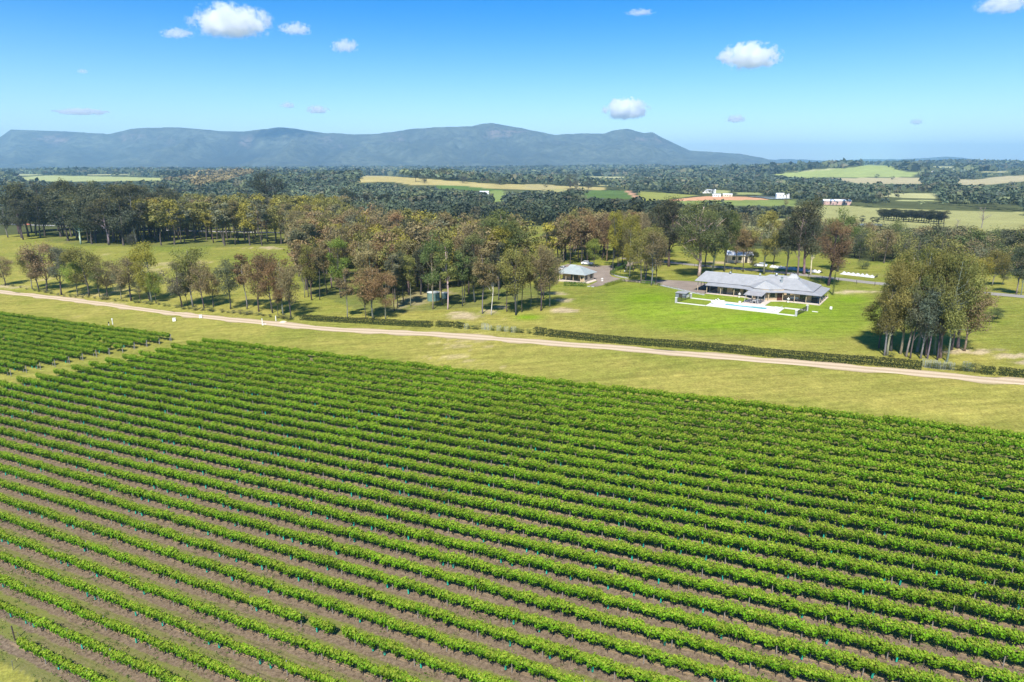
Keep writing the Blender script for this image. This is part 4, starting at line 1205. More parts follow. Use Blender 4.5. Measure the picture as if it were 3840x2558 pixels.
# dark copse in the right meadow and the windbreak behind the gums
for i in range(26):
    x = 1698 + (i % 13) * 23 + (i // 13) * 9; b = 476 + (i % 13) * 1.6 + (i // 13) * 9
    (bx, by), (_, ty) = z7([(x, b), (x, 430 + (i * 7 % 5) * 2 + (i % 13) * .6)])
    tree_px(bx, by, ty, 44, 'tall', 'ink', "dark tree of the small copse in the right meadow", "trees of the meadow copse", name="copse_tree")
for i in range(22):
    x = 990 + i * 14
    (bx, by), (_, ty) = z7([(x, 472 + i * .1), (x, 420 + (i % 4) * 3)])
    tree_px(bx, by, ty, 26, 'tall', 'ink', "dark tree of the straight windbreak behind the tall gums", "trees of the windbreak", name="windbreak_tree")
# bare trees
def bare_tree(bx, by, ty, lab, seed):
    b = G(bx, by); h = height_at(b, ty)
    g = random.Random(seed); mb = MB()
    mb.tube([(0, 0, -.2), (.02 * h, 0, h * .4), (0, .02 * h, h * .75), (.03 * h, 0, h)], [h * .022, h * .016, h * .01, h * .003], 6)
    br = MB()
    for k in range(14):
        z = h * g.uniform(.3, .85); a = g.uniform(0, 6.28); L_ = h * g.uniform(.15, .35)
        m = Vector((math.cos(a) * L_ * .5, math.sin(a) * L_ * .5, z + L_ * .45)); e = Vector((math.cos(a) * L_, math.sin(a) * L_, z + L_ * g.uniform(.6, 1)))
        br.tube([(0, 0, z), m, e], [h * .009, h * .006, h * .002], 4, cap=False)
        for _ in range(3):
            q = e.lerp(m, g.random()); br.tube([q, q + Vector((g.uniform(-1, 1), g.uniform(-1, 1), g.uniform(.2, 1))) * h * .09], [h * .004, h * .0015], 3, cap=False)
    r = empty("bare_tree", b, 0, lab, "tree")
    for nm, q in (("trunk", mb), ("branches", br)):
        o = q.build(nm, M['bark'], r); o.color = (.22, .18, .16, 1)
bare_tree(3680 + 30 * 0, 855, 775, "tall leafless tree in the right meadow", 1)
bare_tree(2300 + 1965 / 1.5286, 600 + 420 / 1.5286, 600 + 340 / 1.5286, "smaller leafless tree in the right meadow", 2)

def fill_trees():
    VV, FF, MI, TI, TP, TC, n0 = [], [], [], [], [], [], 0
    for b, h, w, k, c, pick, rz, q in FILL:
        tm, cm = TREES[k][pick % len(TREES[k])]
        sz, sx = h / 10.0, w / (2 * KINDS[k][3] * 10 * 1.12)
        cr, sr = math.cos(rz), math.sin(rz)
        for me, mi in ((tm, 0), (cm, 1)):
            v = np.empty(len(me.vertices) * 3, np.float32); me.vertices.foreach_get("co", v); v = v.reshape(-1, 3)
            v = np.stack([(v[:, 0] * cr - v[:, 1] * sr) * sx + b.x, (v[:, 0] * sr + v[:, 1] * cr) * sx + b.y, v[:, 2] * sz + b.z], 1)
            if mi:
                m = len(me.polygons); f = np.arange(m * 4).reshape(m, 4)
                ti = np.empty(m, np.float32); me.attributes['tint'].data.foreach_get("value", ti); tp = np.empty(m, np.float32); me.attributes['tip'].data.foreach_get("value", tp)
                # a fifth of the leaves, each larger, is enough this deep in the wood
                sel = np.arange(pick % 5, m, 5)
                cc = v.reshape(-1, 4, 3); ce = cc.mean(1, keepdims=True); v = (ce + (cc - ce) * 1.9).reshape(-1, 3)
                f, ti, tp = f[sel], ti[sel], tp[sel]
                col = np.array(COL[c]) * q
            else:
                f = np.array([list(p.vertices) for p in me.polygons[:170] if len(p.vertices) == 4]); ti = np.full(len(f), .5); tp = np.zeros(len(f)); col = np.array(BARK['dark'])
            FF.append(f + n0); VV.append(v); n0 += len(v)
            MI.append(np.full(len(f), mi)); TI.append(ti); TP.append(tp); TC.append(np.tile(col, (len(f), 1)))
    tc = np.concatenate(TC)
    me = mesh_np("wood_interior", np.concatenate(VV), np.concatenate(FF), [M['fillbark'], M['fill']], {"tint": ('FACE', 'FLOAT', np.concatenate(TI)), "tip": ('FACE', 'FLOAT', np.concatenate(TP)),
                 "tcol": ('FACE', 'FLOAT_COLOR', np.concatenate([tc, np.ones((len(tc), 1))], 1))}, face_mat=np.concatenate(MI))
    tag(add("wood_interior", me), "mass of gums filling the inside of the woods", "woods", kind="stuff")
    print("fill quads", len(tc))
M['fill'] = leafmat("wood_leaves", 'attr', .28, .6, 1.4, tip=(.30, .25, .045))
M['fillbark'] = plain("wood_bark", (.085, .07, .06), .9, .3, 2)
BELT = [(3165, 935), (3350, 925), (3600, 940), (3900, 965), (3900, 1045), (3650, 1028), (3400, 1000), (3180, 975)]
fill(BELT, 75, 5.5, (8, 13), (8, 13), ['bush', 'gum', 'bush'], ['dark', 'green', 'grey', 'brown', 'olive', 'dark'], 41)
fill([(2480, 905), (2700, 905), (3000, 915), (3180, 930), (3180, 958), (2900, 945), (2600, 925), (2480, 925)], 40, 6, (9, 15), (7, 11), ['gum', 'bush', 'tall'], ['brown', 'olive', 'grey', 'brown'], 42)
fill_trees()

# ---------------------------------------------------------------- hedges and shrubs
def hedge_mesh(path, width, height, seed, leaf=.19, dens=70, wave=.12, tipf=.35):
    g = np.random.default_rng(seed)
    path = [Vector(p[:2]) for p in path]
    seglen = [(path[i + 1] - path[i]).length for i in range(len(path) - 1)]
    L_ = sum(seglen); cum = np.concatenate([[0], np.cumsum(seglen)])
    n = int(L_ * (width + 2 * height) * dens) + 40
    t = g.uniform(0, L_, n)
    k = np.clip(np.searchsorted(cum, t, side='right') - 1, 0, len(seglen) - 1)
    A = np.array([[p.x, p.y] for p in path]); f = (t - cum[k]) / np.array(seglen)[k]
    D = (A[1:] - A[:-1]) / np.array(seglen)[:, None]
    c = A[k] + D[k] * (f * np.array(seglen)[k])[:, None]
    nn = np.stack([-D[k][:, 1], D[k][:, 0]], 1)
    # position round the cross-section
    q = g.uniform(0, width + 2 * height, n)
    side = np.where(q < height, -1, np.where(q < height + width, 0, 1))
    hh = height * (1 + wave * (fbm(t * .35, t * 0, seed, 3) - .5) * 2); ww = width * (1 + wave * (fbm(t * .4, t * 0 + 5, seed, 3) - .5) * 2)
    z = np.where(side == -1, q / height * hh, np.where(side == 1, (q - height - width) / height * hh, hh))
    o = np.where(side == 0, (q - height - width / 2) / width * ww, side * ww / 2)
    dep = g.exponential(.10, n); o = np.where(side != 0, o - np.sign(o) * dep, o); z = np.where(side == 0, z - dep + g.exponential(.03, n), z)
    xy = c + nn * o[:, None]
    P = np.stack([xy[:, 0], xy[:, 1], T(xy[:, 0], xy[:, 1]) + np.maximum(z, .05)], 1)
    Nn = np.where((side == 0)[:, None], [[0, 0, 1.0]], np.concatenate([nn * side[:, None], np.full((n, 1), .25)], 1)) + g.normal(size=(n, 3)) * .5
    ln = g.uniform(.7, 1.3, n) * leaf
    V, F = cards(P, Nn, ln, ln * .7, g)
    b = np.array([path[0].x, path[0].y, Tf(path[0].x, path[0].y)])
    tip = np.where(side == 0, g.uniform(0, 1, n) * tipf, .1 * g.uniform(0, 1, n))
    me = mesh_np("hedge", V - b, F, M['hedge'], {"tint": ('FACE', 'FLOAT', g.uniform(0, 1, n)), "tip": ('FACE', 'FLOAT', tip)})
    return me, b

def hedge(px, width, height, col, label, seed, group=None, name="hedge", **kw):
    P = smooth_path([G(x, y) for x, y in px], 3) if len(px) > 2 else [Vector(G(x, y)[:2]) for x, y in px]
    me, b = hedge_mesh(P, width, height, seed, **kw)
    o = add(name, me, loc=b); o.color = (*col, 1)
    # woody core so that no light shows through the middle
    return tag(o, label, "hedge", group)

HD = (.034, .052, .020)
hedge([(1128, 1198), (1220, 1204), (1400, 1214), (1620, 1226)], 1.6, 1.25, HD, "dark clipped hedge left of the wire guards along the track", 1)
hedge([(1636, 1222), (1698, 1226)], 1.5, 1.2, HD, "short dark hedge piece between two long ones", 2)
hedge([(1706, 1226), (1738, 1232)], 1.5, 1.3, HD, "short hedge piece just left of the wire guards", 3)
hedge([(2003, 1252), (2046, 1256)], 1.6, 1.5, HD, "block of hedge at the left end of the longest hedge", 4)
hedge([(2052, 1258), (2300, 1284), (2620, 1308), (2900, 1336), (3120, 1356), (3290, 1368), (3455, 1384)], 1.7, 1.35, HD, "longest dark clipped hedge beside the track below the lawn", 5, wave=.08)
hedge([(3678, 1400), (3730, 1404)], 1.5, 1.2, (.038, .06, .02), "short green hedge piece at the right end of the track", 6)
hedge([(3742, 1404), (3840, 1413), (3960, 1424)], 1.5, 1.2, (.038, .06, .02), "green hedge leaving the picture at right", 7)
GH = (.10, .19, .022)
def z8(pts): return [(2000 + x / 4.708, 950 + y / 4.708) for x, y in pts]
hedge(z8([(535, 574), (740, 580), (930, 586)]), 1.2, 1.35, (.055, .125, .02), "clipped green box hedge in front of the cottage", 8, leaf=.18, dens=50, wave=.03, tipf=.15)
hedge(z8([(1262, 588), (1420, 545), (1590, 492)]), 1.3, .9, (.16, .21, .02), "lime-yellow clipped hedge right of the cottage", 9, leaf=.18, dens=50, wave=.06, tipf=.2)
hedge(z8([(1912, 538), (2140, 548)]), 1.2, .9, GH, "green clipped hedge piece beside the drive", 10, leaf=.18, dens=45, tipf=.2)
hedge(z8([(2170, 560), (2260, 578)]), 1.1, .6, (.14, .19, .02), "small lime hedge piece at the drive edge", 11, leaf=.18, dens=45, tipf=.2)
hedge(z8([(1700, 442), (1800, 448), (1945, 452)]), 1.1, .8, (.06, .12, .022), "low green hedge at the front of the island garden", 12, leaf=.18, dens=45, tipf=.2)
hedge(z8([(1640, 250), (1520, 290), (1390, 345), (1390, 370), (1450, 390), (1560, 412), (1680, 430)]), 1.2, .8, (.085, .15, .022), "curved low hedge rounding the island garden", 13, leaf=.18, dens=45, tipf=.2)
hedge(z8([(1255, 208), (1400, 204), (1520, 300), (1640, 172)]), 1.4, .9, (.05, .105, .02), "dark green hedge along the far side of the drive", 14, leaf=.2, dens=40, tipf=.1)
hedge(z8([(300, 455), (360, 462), (440, 470)]), 2.0, 1.6, (.12, .19, .03), "bright shrubs at the left side of the cottage", 15, leaf=.2, dens=40, wave=.3)
for i, x in enumerate((1620, 1680, 1710, 1745, 1775, 1805, 1845)):
    b = G(*z8([(x, 505 + (x - 1620) * .06)])[0])
    tree(b, .75, .8, 'bush', 'green', "tiny clipped shrub in the row along the drive", "shrub row along the drive", name="shrub", cat="shrub")
# sparse young plants of the left hedge line
g_ = random.Random(4)
HL = [(80, 868), (250, 905), (420, 938), (640, 952), (860, 978), (1080, 1000), (1300, 1030), (1550, 1052), (1800, 1075), (2000, 1100), (2070, 1112)]
for i in range(46):
    x = 60 + i * 43 + g_.uniform(-12, 12)
    y = np.interp(x, [p[0] for p in HL], [p[1] for p in HL]) + g_.uniform(-2, 4)
    b = G(x / 1.839, 600 + y / 1.839)
    hh = g_.uniform(.6, 1.4)
    tree(b, hh * 1.15, hh * g_.uniform(1.4, 2.4), 'bush', g_.choice(['dark', 'green', 'grey', 'dark']), "young shrub in the thin hedge line under the track gums", "young hedge shrubs beside the track", name="shrub", cat="shrub")
for (x, y, s_, lab) in ((3620, 1392, 1.9, "round dark shrub right of the wire guards"), (3656, 1397, 2.0, "second round dark shrub near the right hedge"), (1985, 1250, 1.3, "single round shrub left of the longest hedge"), (1960, 1250, 1.0, "small shrub beside the wire guards"), (3180 + 160, 1340, 1.2, "low shrub at the left foot of the right-hand clump")):
    b = G(x, y); tree(b, s_, s_ * 1.25, 'bush', 'green', lab, name="shrub", cat="shrub")

for i, x in enumerate((1762, 1778, 1792, 1850, 1884, 1912, 1938, 1950, 3488, 3505, 3520, 3540, 3560, 3590)):
    y = 1233 + (x - 1749) * .075 if x < 3000 else 1378 + (x - 3468) * .1
    b = G(x, y); tree(b, 1.25, 1.7, 'bush', 'green', "young hedge plant beside the wire guards", "young plants among the wire guards", name="shrub", cat="shrub")
# wire guards round the youngest hedge plants
def guard_mesh():
    b = MB(); n = 10; r = .55; h = 1.25
    for k in range(n):
        a = 2 * math.pi * k / n; b.tube([(r * math.cos(a), r * math.sin(a), 0), (r * math.cos(a), r * math.sin(a), h)], .014, 4)
    for z in (.08, .38, .68, .98, 1.23):
        b.tube([(r * math.cos(2 * math.pi * k / 12), r * math.sin(2 * math.pi * k / 12), z) for k in range(13)], .010, 4, cap=False)
    return b.mesh("wire_guard", plain("galvanised_wire", (.36, .40, .40), .5, .1, 4, metal=.1))
GM = guard_mesh()
for x, y, grp in ((1749, 1234, 0), (1813, 1236, 0), (1824, 1237, 0), (1837, 1238, 0), (1871, 1240, 0), (1898, 1243, 0), (1926, 1247, 0), (3468, 1376, 1), (3478, 1378, 1), (3497, 1380, 1), (3512, 1381, 1), (3530, 1384, 1), (3550, 1385, 1), (3568, 1387, 1), (3622, 1389, 1), (3634, 1391, 1)):
    o = add("wire_guard", GM, loc=G(x, y), rz=x)
    tag(o, ("pale wire plant guard in the hedge gap left of the longest hedge", "pale wire plant guard in the hedge gap under the right-hand clump")[grp], "plant guard", ("wire guards in the middle hedge gap", "wire guards in the right hedge gap")[grp])
    o.scale = (random.Random(x).uniform(.8, 1.15),) * 2 + (random.Random(x + 1).uniform(.9, 1.3),)

# ---------------------------------------------------------------- far woods: too many and too far to count
def far_forest():
    g = np.random.default_rng(99)
    P, W, H, lod = [], [], [], []
    for d0, d1, n, w, h, l in ((330, 700, 7000, 9, 13, 0), (700, 1300, 15000, 12, 14, 1), (1300, 2600, 19000, 17, 14, 2), (2600, 6000, 20000, 32, 15, 3)):
        d = np.sqrt(g.uniform(d0 ** 2, d1 ** 2, n)); a = g.uniform(-R(41), R(41), n)
        P.append(np.stack([d * np.sin(a), d * np.cos(a)], 1)); W.append(np.full(n, w) * g.uniform(.65, 1.3, n)); H.append(np.full(n, h) * g.uniform(.6, 1.35, n)); lod.append(np.full(n, l))
    P = np.concatenate(P); W = np.concatenate(W); H = np.concatenate(H); lod = np.concatenate(lod)
    X, Y = P[:, 0], P[:, 1]; Z = T(X, Y)
    px, py = proj(X, Y, Z)
    edge = np.interp(px, [e[0] for e in NEAR_EDGE], [e[1] for e in NEAR_EDGE])
    keep = (py < edge) & (px > -250) & (px < 4090)
    op = np.zeros(len(X), bool)
    for poly, c in FIELDS: op |= pip(px, py, poly)
    for poly in (POND, DAM): op |= pip(px, py, poly)
    for k in (.35, .7, 1.0):          # leave the ground in front of a field open as far as a tree there would hide it
        qx, qy = proj(X, Y, Z + H * k)
        for poly, c in FIELDS: op |= pip(qx, qy, poly)
        for poly in (POND, DAM): op |= pip(qx, qy, poly)
    keep &= ~op
    # clearings and thickets
    cl = fbm(X * .006, Y * .003, 71, 3)
    keep &= (cl > .36) | (g.uniform(size=len(X)) > .8)
    X, Y, Z, W, H, lod, px, py = (q[keep] for q in (X, Y, Z, W, H, lod, px, py))
    big_ = fbm(X * .012, Y * .006, 91, 3)
    W = W * (.55 + .95 * big_); H = H * (.6 + .85 * big_)
    tan = pip(px, py, TAN_WOOD)
    hue = fbm(X * .004 + 5, Y * .002, 81, 3)
    rnd = g.uniform(size=len(X))
    base = np.array([[.080, .105, .062], [.115, .130, .062], [.120, .115, .068], [.066, .084, .060]])
    pick = np.where(rnd < .42, 0, np.where(rnd < .62, 1, np.where(rnd < .74, 2, 3)))
    col = base[pick] * (.5 + 1.15 * hue[:, None]) * g.uniform(.8, 1.25, (len(X), 1))
    col[tan] = np.array([.23, .185, .085]) * g.uniform(.8, 1.2, (tan.sum(), 1))
    VV, TT, CC = [], [], []
    for l, m, sz in ((0, 90, .15), (1, 26, .24), (2, 9, .38), (3, 5, .52)):
        k = np.nonzero(lod == l)[0]
        n = len(k)
        if not n: continue
        d = g.normal(size=(n, m, 3)); d /= np.linalg.norm(d, axis=2, keepdims=True)
        d[..., 2] = np.where(d[..., 2] < -.35, -d[..., 2], d[..., 2])
        rad = g.uniform(.45, 1, (n, m, 1)) ** .5
        lump = 1 + .3 * np.sin(d[..., :1] * 5 + k[:, None, None]) * np.sin(d[..., 1:2] * 4 + 2 * k[:, None, None])
        off = d * rad * lump * np.stack([W[k] / 2, W[k] / 2, H[k] * .36], 1)[:, None]
        cen = np.stack([X[k], Y[k], Z[k] + H[k] * .60], 1)[:, None] + off
        nn = d * .9 + np.array([0, 0, .3]) + g.normal(size=d.shape) * .4
        ln = (W[k][:, None] * sz * g.uniform(.7, 1.4, (n, m))).ravel() * 1.25
        V, F = cards(cen.reshape(-1, 3), nn.reshape(-1, 3), ln, ln * .72, g)
        VV.append(V); TT.append(np.clip(np.repeat(g.uniform(.2, .8, n), m) + g.normal(size=n * m) * .2, 0, 1)); CC.append(np.repeat(col[k], m, 0))
    V = np.concatenate(VV); tint = np.concatenate(TT); col = np.concatenate(CC)
    F = np.arange(len(V)).reshape(-1, 4)
    me = mesh_np("far_woods", V, F, M['far'], {"tint": ('FACE', 'FLOAT', tint), "tcol": ('FACE', 'FLOAT_COLOR', np.concatenate([col, np.ones((len(col), 1))], 1))})
    tag(add("far_woods", me), "dark bushland covering the valley out to the mountain foot", "woods", kind="stuff")
    print("far quads", len(F))
far_forest()

# ---------------------------------------------------------------- house
def mat_roof(name, col):
    m, N, L = nt(name)
    out = N.new("ShaderNodeOutputMaterial"); p = N.new("ShaderNodeBsdfPrincipled")
    tc = N.new("ShaderNodeTexCoord").outputs["Object"]
    n1 = noise(N, L, tc, .8, 4); n2 = noise(N, L, tc, 9, 3)
    f = mathn(N, L, 'MULTIPLY', ramp(N, L, n1, ((.3, .88), (.7, 1.1))), ramp(N, L, n2, ((.3, .9), (.7, 1.1))))
    cv = N.new("ShaderNodeVectorMath"); cv.operation = 'SCALE'; cv.inputs[0].default_value = col; L.new(f, cv.inputs["Scale"])
    L.new(cv.outputs[0], p.inputs["Base Color"]); p.inputs["Roughness"].default_value = .5; p.inputs["Metallic"].default_value = .15
    # corrugations run down the slope: along the direction across both axes
    w = N.new("ShaderNodeTexWave"); w.bands_direction = 'X'; w.inputs["Scale"].default_value = 4.0; w.inputs["Distortion"].default_value = 0
    L.new(tc, w.inputs["Vector"])
    L.new(bump(N, L, w.outputs[0], .25, .02), p.inputs["Normal"])
    L.new(p.outputs[0], out.inputs[0])
    return m

def mat_brick(name, a, b, mortar):
    m, N, L = nt(name)
    out = N.new("ShaderNodeOutputMaterial"); p = N.new("ShaderNodeBsdfPrincipled"); p.inputs["Roughness"].default_value = .85
    tc = N.new("ShaderNodeTexCoord").outputs["Object"]
    sx = N.new("ShaderNodeSeparateXYZ"); L.new(tc, sx.inputs[0])
    cb = N.new("ShaderNodeCombineXYZ"); L.new(mathn(N, L, 'ADD', sx.outputs[0], sx.outputs[1]), cb.inputs[0]); L.new(sx.outputs[2], cb.inputs[1])
    br = N.new("ShaderNodeTexBrick")
    br.inputs["Color1"].default_value = (*a, 1); br.inputs["Color2"].default_value = (*b, 1); br.inputs["Mortar"].default_value = (*mortar, 1)
    br.inputs["Scale"].default_value = 1.0; br.inputs["Brick Width"].default_value = .24; br.inputs["Row Height"].default_value = .086; br.inputs["Mortar Size"].default_value = .008
    L.new(cb.outputs[0], br.inputs["Vector"])
    c = mixc(N, L, ramp(N, L, noise(N, L, tc, 1.2, 4), ((.35, 0), (.7, .35))), br.outputs[0], tuple(v * .7 for v in a))
    L.new(c, p.inputs["Base Color"]); L.new(bump(N, L, br.outputs[1], -.3, .01), p.inputs["Normal"])
    L.new(p.outputs[0], out.inputs[0])
    return m

def mat_glass():
    m, N, L = nt("window_glass")
    out = N.new("ShaderNodeOutputMaterial"); p = N.new("ShaderNodeBsdfPrincipled")
    tc = N.new("ShaderNodeTexCoord").outputs["Object"]
    c = mixc(N, L, noise(N, L, tc, .7, 2), (.012, .018, .022), (.05, .07, .08))
    L.new(c, p.inputs["Base Color"]); p.inputs["Roughness"].default_value = .06; p.inputs["Specular IOR Level"].default_value = .6
    L.new(p.outputs[0], out.inputs[0])
    return m

M['roof'] = mat_roof("corrugated_roof", (.335, .335, .33))
M['roof2'] = mat_roof("cottage_roof", (.33, .37, .355))
M['ridge'] = plain("ridge_cap", (.42, .44, .46), .45, .06, 3, metal=.2)
M['gutter'] = plain("gutter", (.10, .105, .115), .5, .1, 3)
M['brick'] = mat_brick("cream_brick", (.50, .365, .215), (.42, .30, .17), (.50, .43, .33))
M['cream'] = plain("cream_render", (.68, .58, .43), .8, .06, 3)
M['timber'] = plain("cream_timber", (.56, .44, .29), .7, .1, 8)
M['glass'] = mat_glass()
M['frame'] = plain("dark_frame", (.05, .045, .042), .5, .1, 6)
M['door'] = plain("brown_door", (.10, .035, .022), .45, .15, 5)
M['slab'] = plain("paved_slab", (.52, .44, .37), .85, .12, 2.5)
M['deck'] = plain("pool_paving", (.62, .595, .55), .75, .06, 2.0)
M['black'] = plain("black_metal", (.016, .018, .020), .45, .1, 6)
M['greypillar'] = plain("grey_render", (.42, .42, .42), .8, .08, 3)
M['greybox'] = plain("grey_blue_cladding", (.16, .185, .205), .6, .1, 2)
M['stone'] = plain("pale_stone", (.66, .63, .57), .8, .1, 8)
M['wood'] = plain("weathered_wood", (.30, .21, .13), .8, .2, 9)
M['fabric'] = plain("white_sling", (.74, .74, .72), .8, .05, 6)
M['stainless'] = plain("flue_metal", (.50, .54, .57), .3, .1, 4, metal=.7)
M['shade'] = plain("shade_slats", (.30, .29, .29), .7, .15, 6)

PADZ = 18.15
house = empty("house", (HO[0], HO[1], PADZ), HROT, "long low grey-roofed homestead with cream brick walls and verandah", "house")
SZ = .12
# floor slab with the bay in front
MB().prism([(-29.7, .1), (-18.8, .1), (-16.4, -1.9), (-11.9, -1.9), (-8.9, .1), (.55, .1), (.55, 13.4), (-29.7, 13.4)], -.3, SZ).build("verandah_floor", M['slab'], house)
WZ = 3.0
def wallbox(name, x0, x1, y0, y1, m=None, z1=WZ):
    return MB().box(x0, x1, y0, y1, SZ, z1).build(name, m or M['brick'], house)
wall = MB().prism([(-27.2, 2.6), (-18.9, 2.6), (-16.2, -.6), (-12.5, -1.0), (-9.0, 1.0), (-9.0, 2.5), (-2.2, 2.5), (-2.2, 11.2), (-27.2, 11.2)], SZ, WZ).build("wall", M['brick'], house)

def opening(name, a, b, z0, z1, pane=None, n=1, out=.05, handle=False):
    """window or door on the wall segment a-b (xy, outer side to the right of a->b): frame with panes set in it"""
    a, b = Vector((*a, 0)), Vector((*b, 0)); d = (b - a); w = d.length; d.normalize(); nrm = Vector((d.y, -d.x, 0))
    ang = math.atan2(d.y, d.x)
    f = MB(); t = .07
    f.box(0, w, -out, .02, z0, z0 + t); f.box(0, w, -out, .02, z1 - t, z1); f.box(0, t, -out, .02, z0 + t, z1 - t); f.box(w - t, w, -out, .02, z0 + t, z1 - t)
    for k in range(1, n):
        f.box(w * k / n - t / 2, w * k / n + t / 2, -out, .02, z0 + t, z1 - t)
    o = f.build(name, M['frame'] if pane is None else pane, house, (a.x, a.y, 0), ang)
    for k in range(n):
        MB().box(w * k / n + t / 2, w * (k + 1) / n - t / 2, -out + .025, .015, z0 + t, z1 - t).build("pane" if pane is None else "panel", M['glass'] if pane is None else pane, o)
    if pane is None and name == "window":
        MB().box(-.05, w + .05, -out - .06, .02, z0 - .07, z0 - .003).build("sill", M['timber'], o)
    if handle:
        MB().box(w * .5 + .05, w * .5 + .09, -out - .05, -out, z0 + .95, z0 + 1.1).build("handle", M['stainless'], o)
opening("door", (-25.6, 2.6), (-24.5, 2.6), .14, 2.25, n=1, handle=True)
opening("window", (-22.9, 2.6), (-20.9, 2.6), 1.1, 2.2, n=2)
opening("door", (-19.95, 2.6), (-19.05, 2.6), .14, 2.3, n=1)
opening("door", (-18.4, 2.0), (-16.9, .23), .14, 2.3, n=2, handle=True)
opening("door", (-15.7, -.66), (-13.1, -.94), .14, 2.35, n=3, handle=True)
opening("window", (-11.95, -.68), (-10.9, -.08), 1.0, 2.2, n=1)
opening("door", (-10.35, .23), (-9.15, .91), .14, 2.3, pane=M['door'], n=2, handle=True)
opening("window", (-8.4, 2.5), (-7.5, 2.5), 1.45, 2.35, n=1)
opening("door", (-5.0, 2.5), (-3.2, 2.5), .14, 2.3, n=2, handle=True)
opening("door", (-2.2, 4.0), (-2.2, 5.3), .14, 2.3, n=1)
opening("window", (-2.2, 7.2), (-2.2, 8.8), 1.0, 2.2, n=2)
# verandah posts
PM = MB().box(-.065, .065, -.065, .065, 0, 1).mesh("verandah_post", M['timber'])
def post(x, y, z1, z0=SZ):
    o = add("post", PM, house, (x, y, z0)); o.scale = (1, 1, z1 - z0)
for x in (-29.55, -25.6, -21.9, -18.5, -8.9, -5.9, -3.0, .42): post(x, .25, 2.42)
for y in (3.4, 6.4, 9.3, 12.6): post(.42, y, 2.42)
for y in (3.2,): post(-29.55, y, 2.6)
for x, y in ((-16.3, -1.75), (-12.1, -1.75)): post(x, y, 2.42)
for x, y, in ((-33.2, 3.4), (-33.2, 6.4), (-33.2, 9.4), (-33.2, 12.0)): post(x, y, 2.95, -.3)
# roofs
def hip(b, x0, x1, y0, y1, ze, zr, rx0, rx1, yr, th=.09):
    A, B, Cc, D = (x0, y0, ze), (x1, y0, ze), (x1, y1, ze), (x0, y1, ze)
    E, F = (rx0, yr, zr), (rx1, yr, zr)
    b.slab([A, B, F, E], th); b.slab([B, Cc, F], th); b.slab([Cc, D, E, F], th); b.slab([D, A, E], th)
rA = MB(); hip(rA, -33.9, -12, 2.6, 12.6, 3.02, 5.28, -32.4, -13, 7.6)
roofA = rA.build("roof", M['roof'], house); roofA["label"] = "long left roof reaching over the carport"
rB = MB(); hip(rB, -20.4, -1.7, 2.15, 14.2, 3.04, 5.72, -14.4, -7.9, 8.2)
roofB = rB.build("roof", M['roof'], house); roofB["label"] = "main hipped roof at the right"
gb = MB(); gb.slab([(-9.6, 7.3, 5.35), (-6.6, 7.3, 5.35), (-7.4, 8.2, 6.4), (-8.6, 8.2, 6.4)], .07); gb.slab([(-6.6, 9.2, 5.35), (-9.6, 9.2, 5.35), (-8.6, 8.2, 6.4), (-7.4, 8.2, 6.4)], .07)
gb.slab([(-6.6, 7.3, 5.35), (-6.6, 9.2, 5.35), (-7.4, 8.2, 6.4)], .07); gb.slab([(-9.6, 9.2, 5.35), (-9.6, 7.3, 5.35), (-8.6, 8.2, 6.4)], .07)
gb.build("gablet", M['roof'], roofB)
bay = MB()
top, lo = (-14.0, 1.3, 4.85), [(-18.6, 2.4, 3.06), (-16.3, -.75, 3.06), (-12.1, -.85, 3.06), (-9.3, 1.2, 3.06), (-9.0, 3.2, 3.1)]
for i in range(4): bay.slab([lo[i], lo[i + 1], top], .08)
bay.slab([lo[4], (-14.0, 5.5, 4.8), top], .08); bay.slab([(-18.4, 3.4, 3.1), lo[0], top], .08); bay.slab([(-14, 5.5, 4.8), (-18.4, 3.4, 3.1), top], .08)
roofC = bay.build("roof", M['roof'], house); roofC["label"] = "faceted bay roof in the middle of the front"
vr = MB()
ve, vi = 2.46, 2.93
outer = [(-30.0, -.15), (-18.9, -.15), (-16.5, -2.15), (-11.9, -2.15), (-8.8, -.15), (.75, -.15), (.75, 13.6)]
inner = [(-30.0, 2.75), (-18.6, 2.45), (-16.2, -.6), (-12.2, -.7), (-9.2, 1.3), (-1.85, 2.3), (-1.85, 13.6)]
for i in range(6):
    a, b, c, d = outer[i], outer[i + 1], inner[i + 1], inner[i]
    vr.slab([(*a, ve), (*b, ve), (*c, vi), (*d, vi)], .06)
vroof = vr.build("verandah_roof", M['roof'], house)
def edgebar(pts, zs, name, mat, par, w=.07, h=.11):
    b = MB()
    for i in range(len(pts) - 1):
        p, q = Vector((*pts[i], zs[i])), Vector((*pts[i + 1], zs[i + 1])); b.tube([p, q], [w, w], 4)
    return b.build(name, mat, par)
edgebar(outer, [ve - .05] * 7, "gutter", M['gutter'], vroof)
edgebar([(-34, 2.5), (-18.7, 2.5)], [2.98] * 2, "gutter", M['gutter'], roofA)
edgebar([(-20.4, 2.06), (-1.62, 2.06), (-1.62, 14.2)], [3.0] * 3, "gutter", M['gutter'], roofB)
edgebar([p[:2] for p in lo[:4]], [3.02] * 4, "gutter", M['gutter'], roofC)
edgebar([(-14.4, 8.2), (-9.6, 8.2)], [5.75, 5.75], "ridge_cap", M['ridge'], roofB, .09)
edgebar([(-7.9, 8.2), (-1.7, 2.15)], [5.74, 3.07], "hip_cap", M['ridge'], roofB, .08)
edgebar([(-7.9, 8.2), (-1.7, 14.2)], [5.74, 3.07], "hip_cap", M['ridge'], roofB, .08)
edgebar([(-14.4, 8.2), (-20.4, 2.15)], [5.74, 3.07], "hip_cap", M['ridge'], roofB, .06)
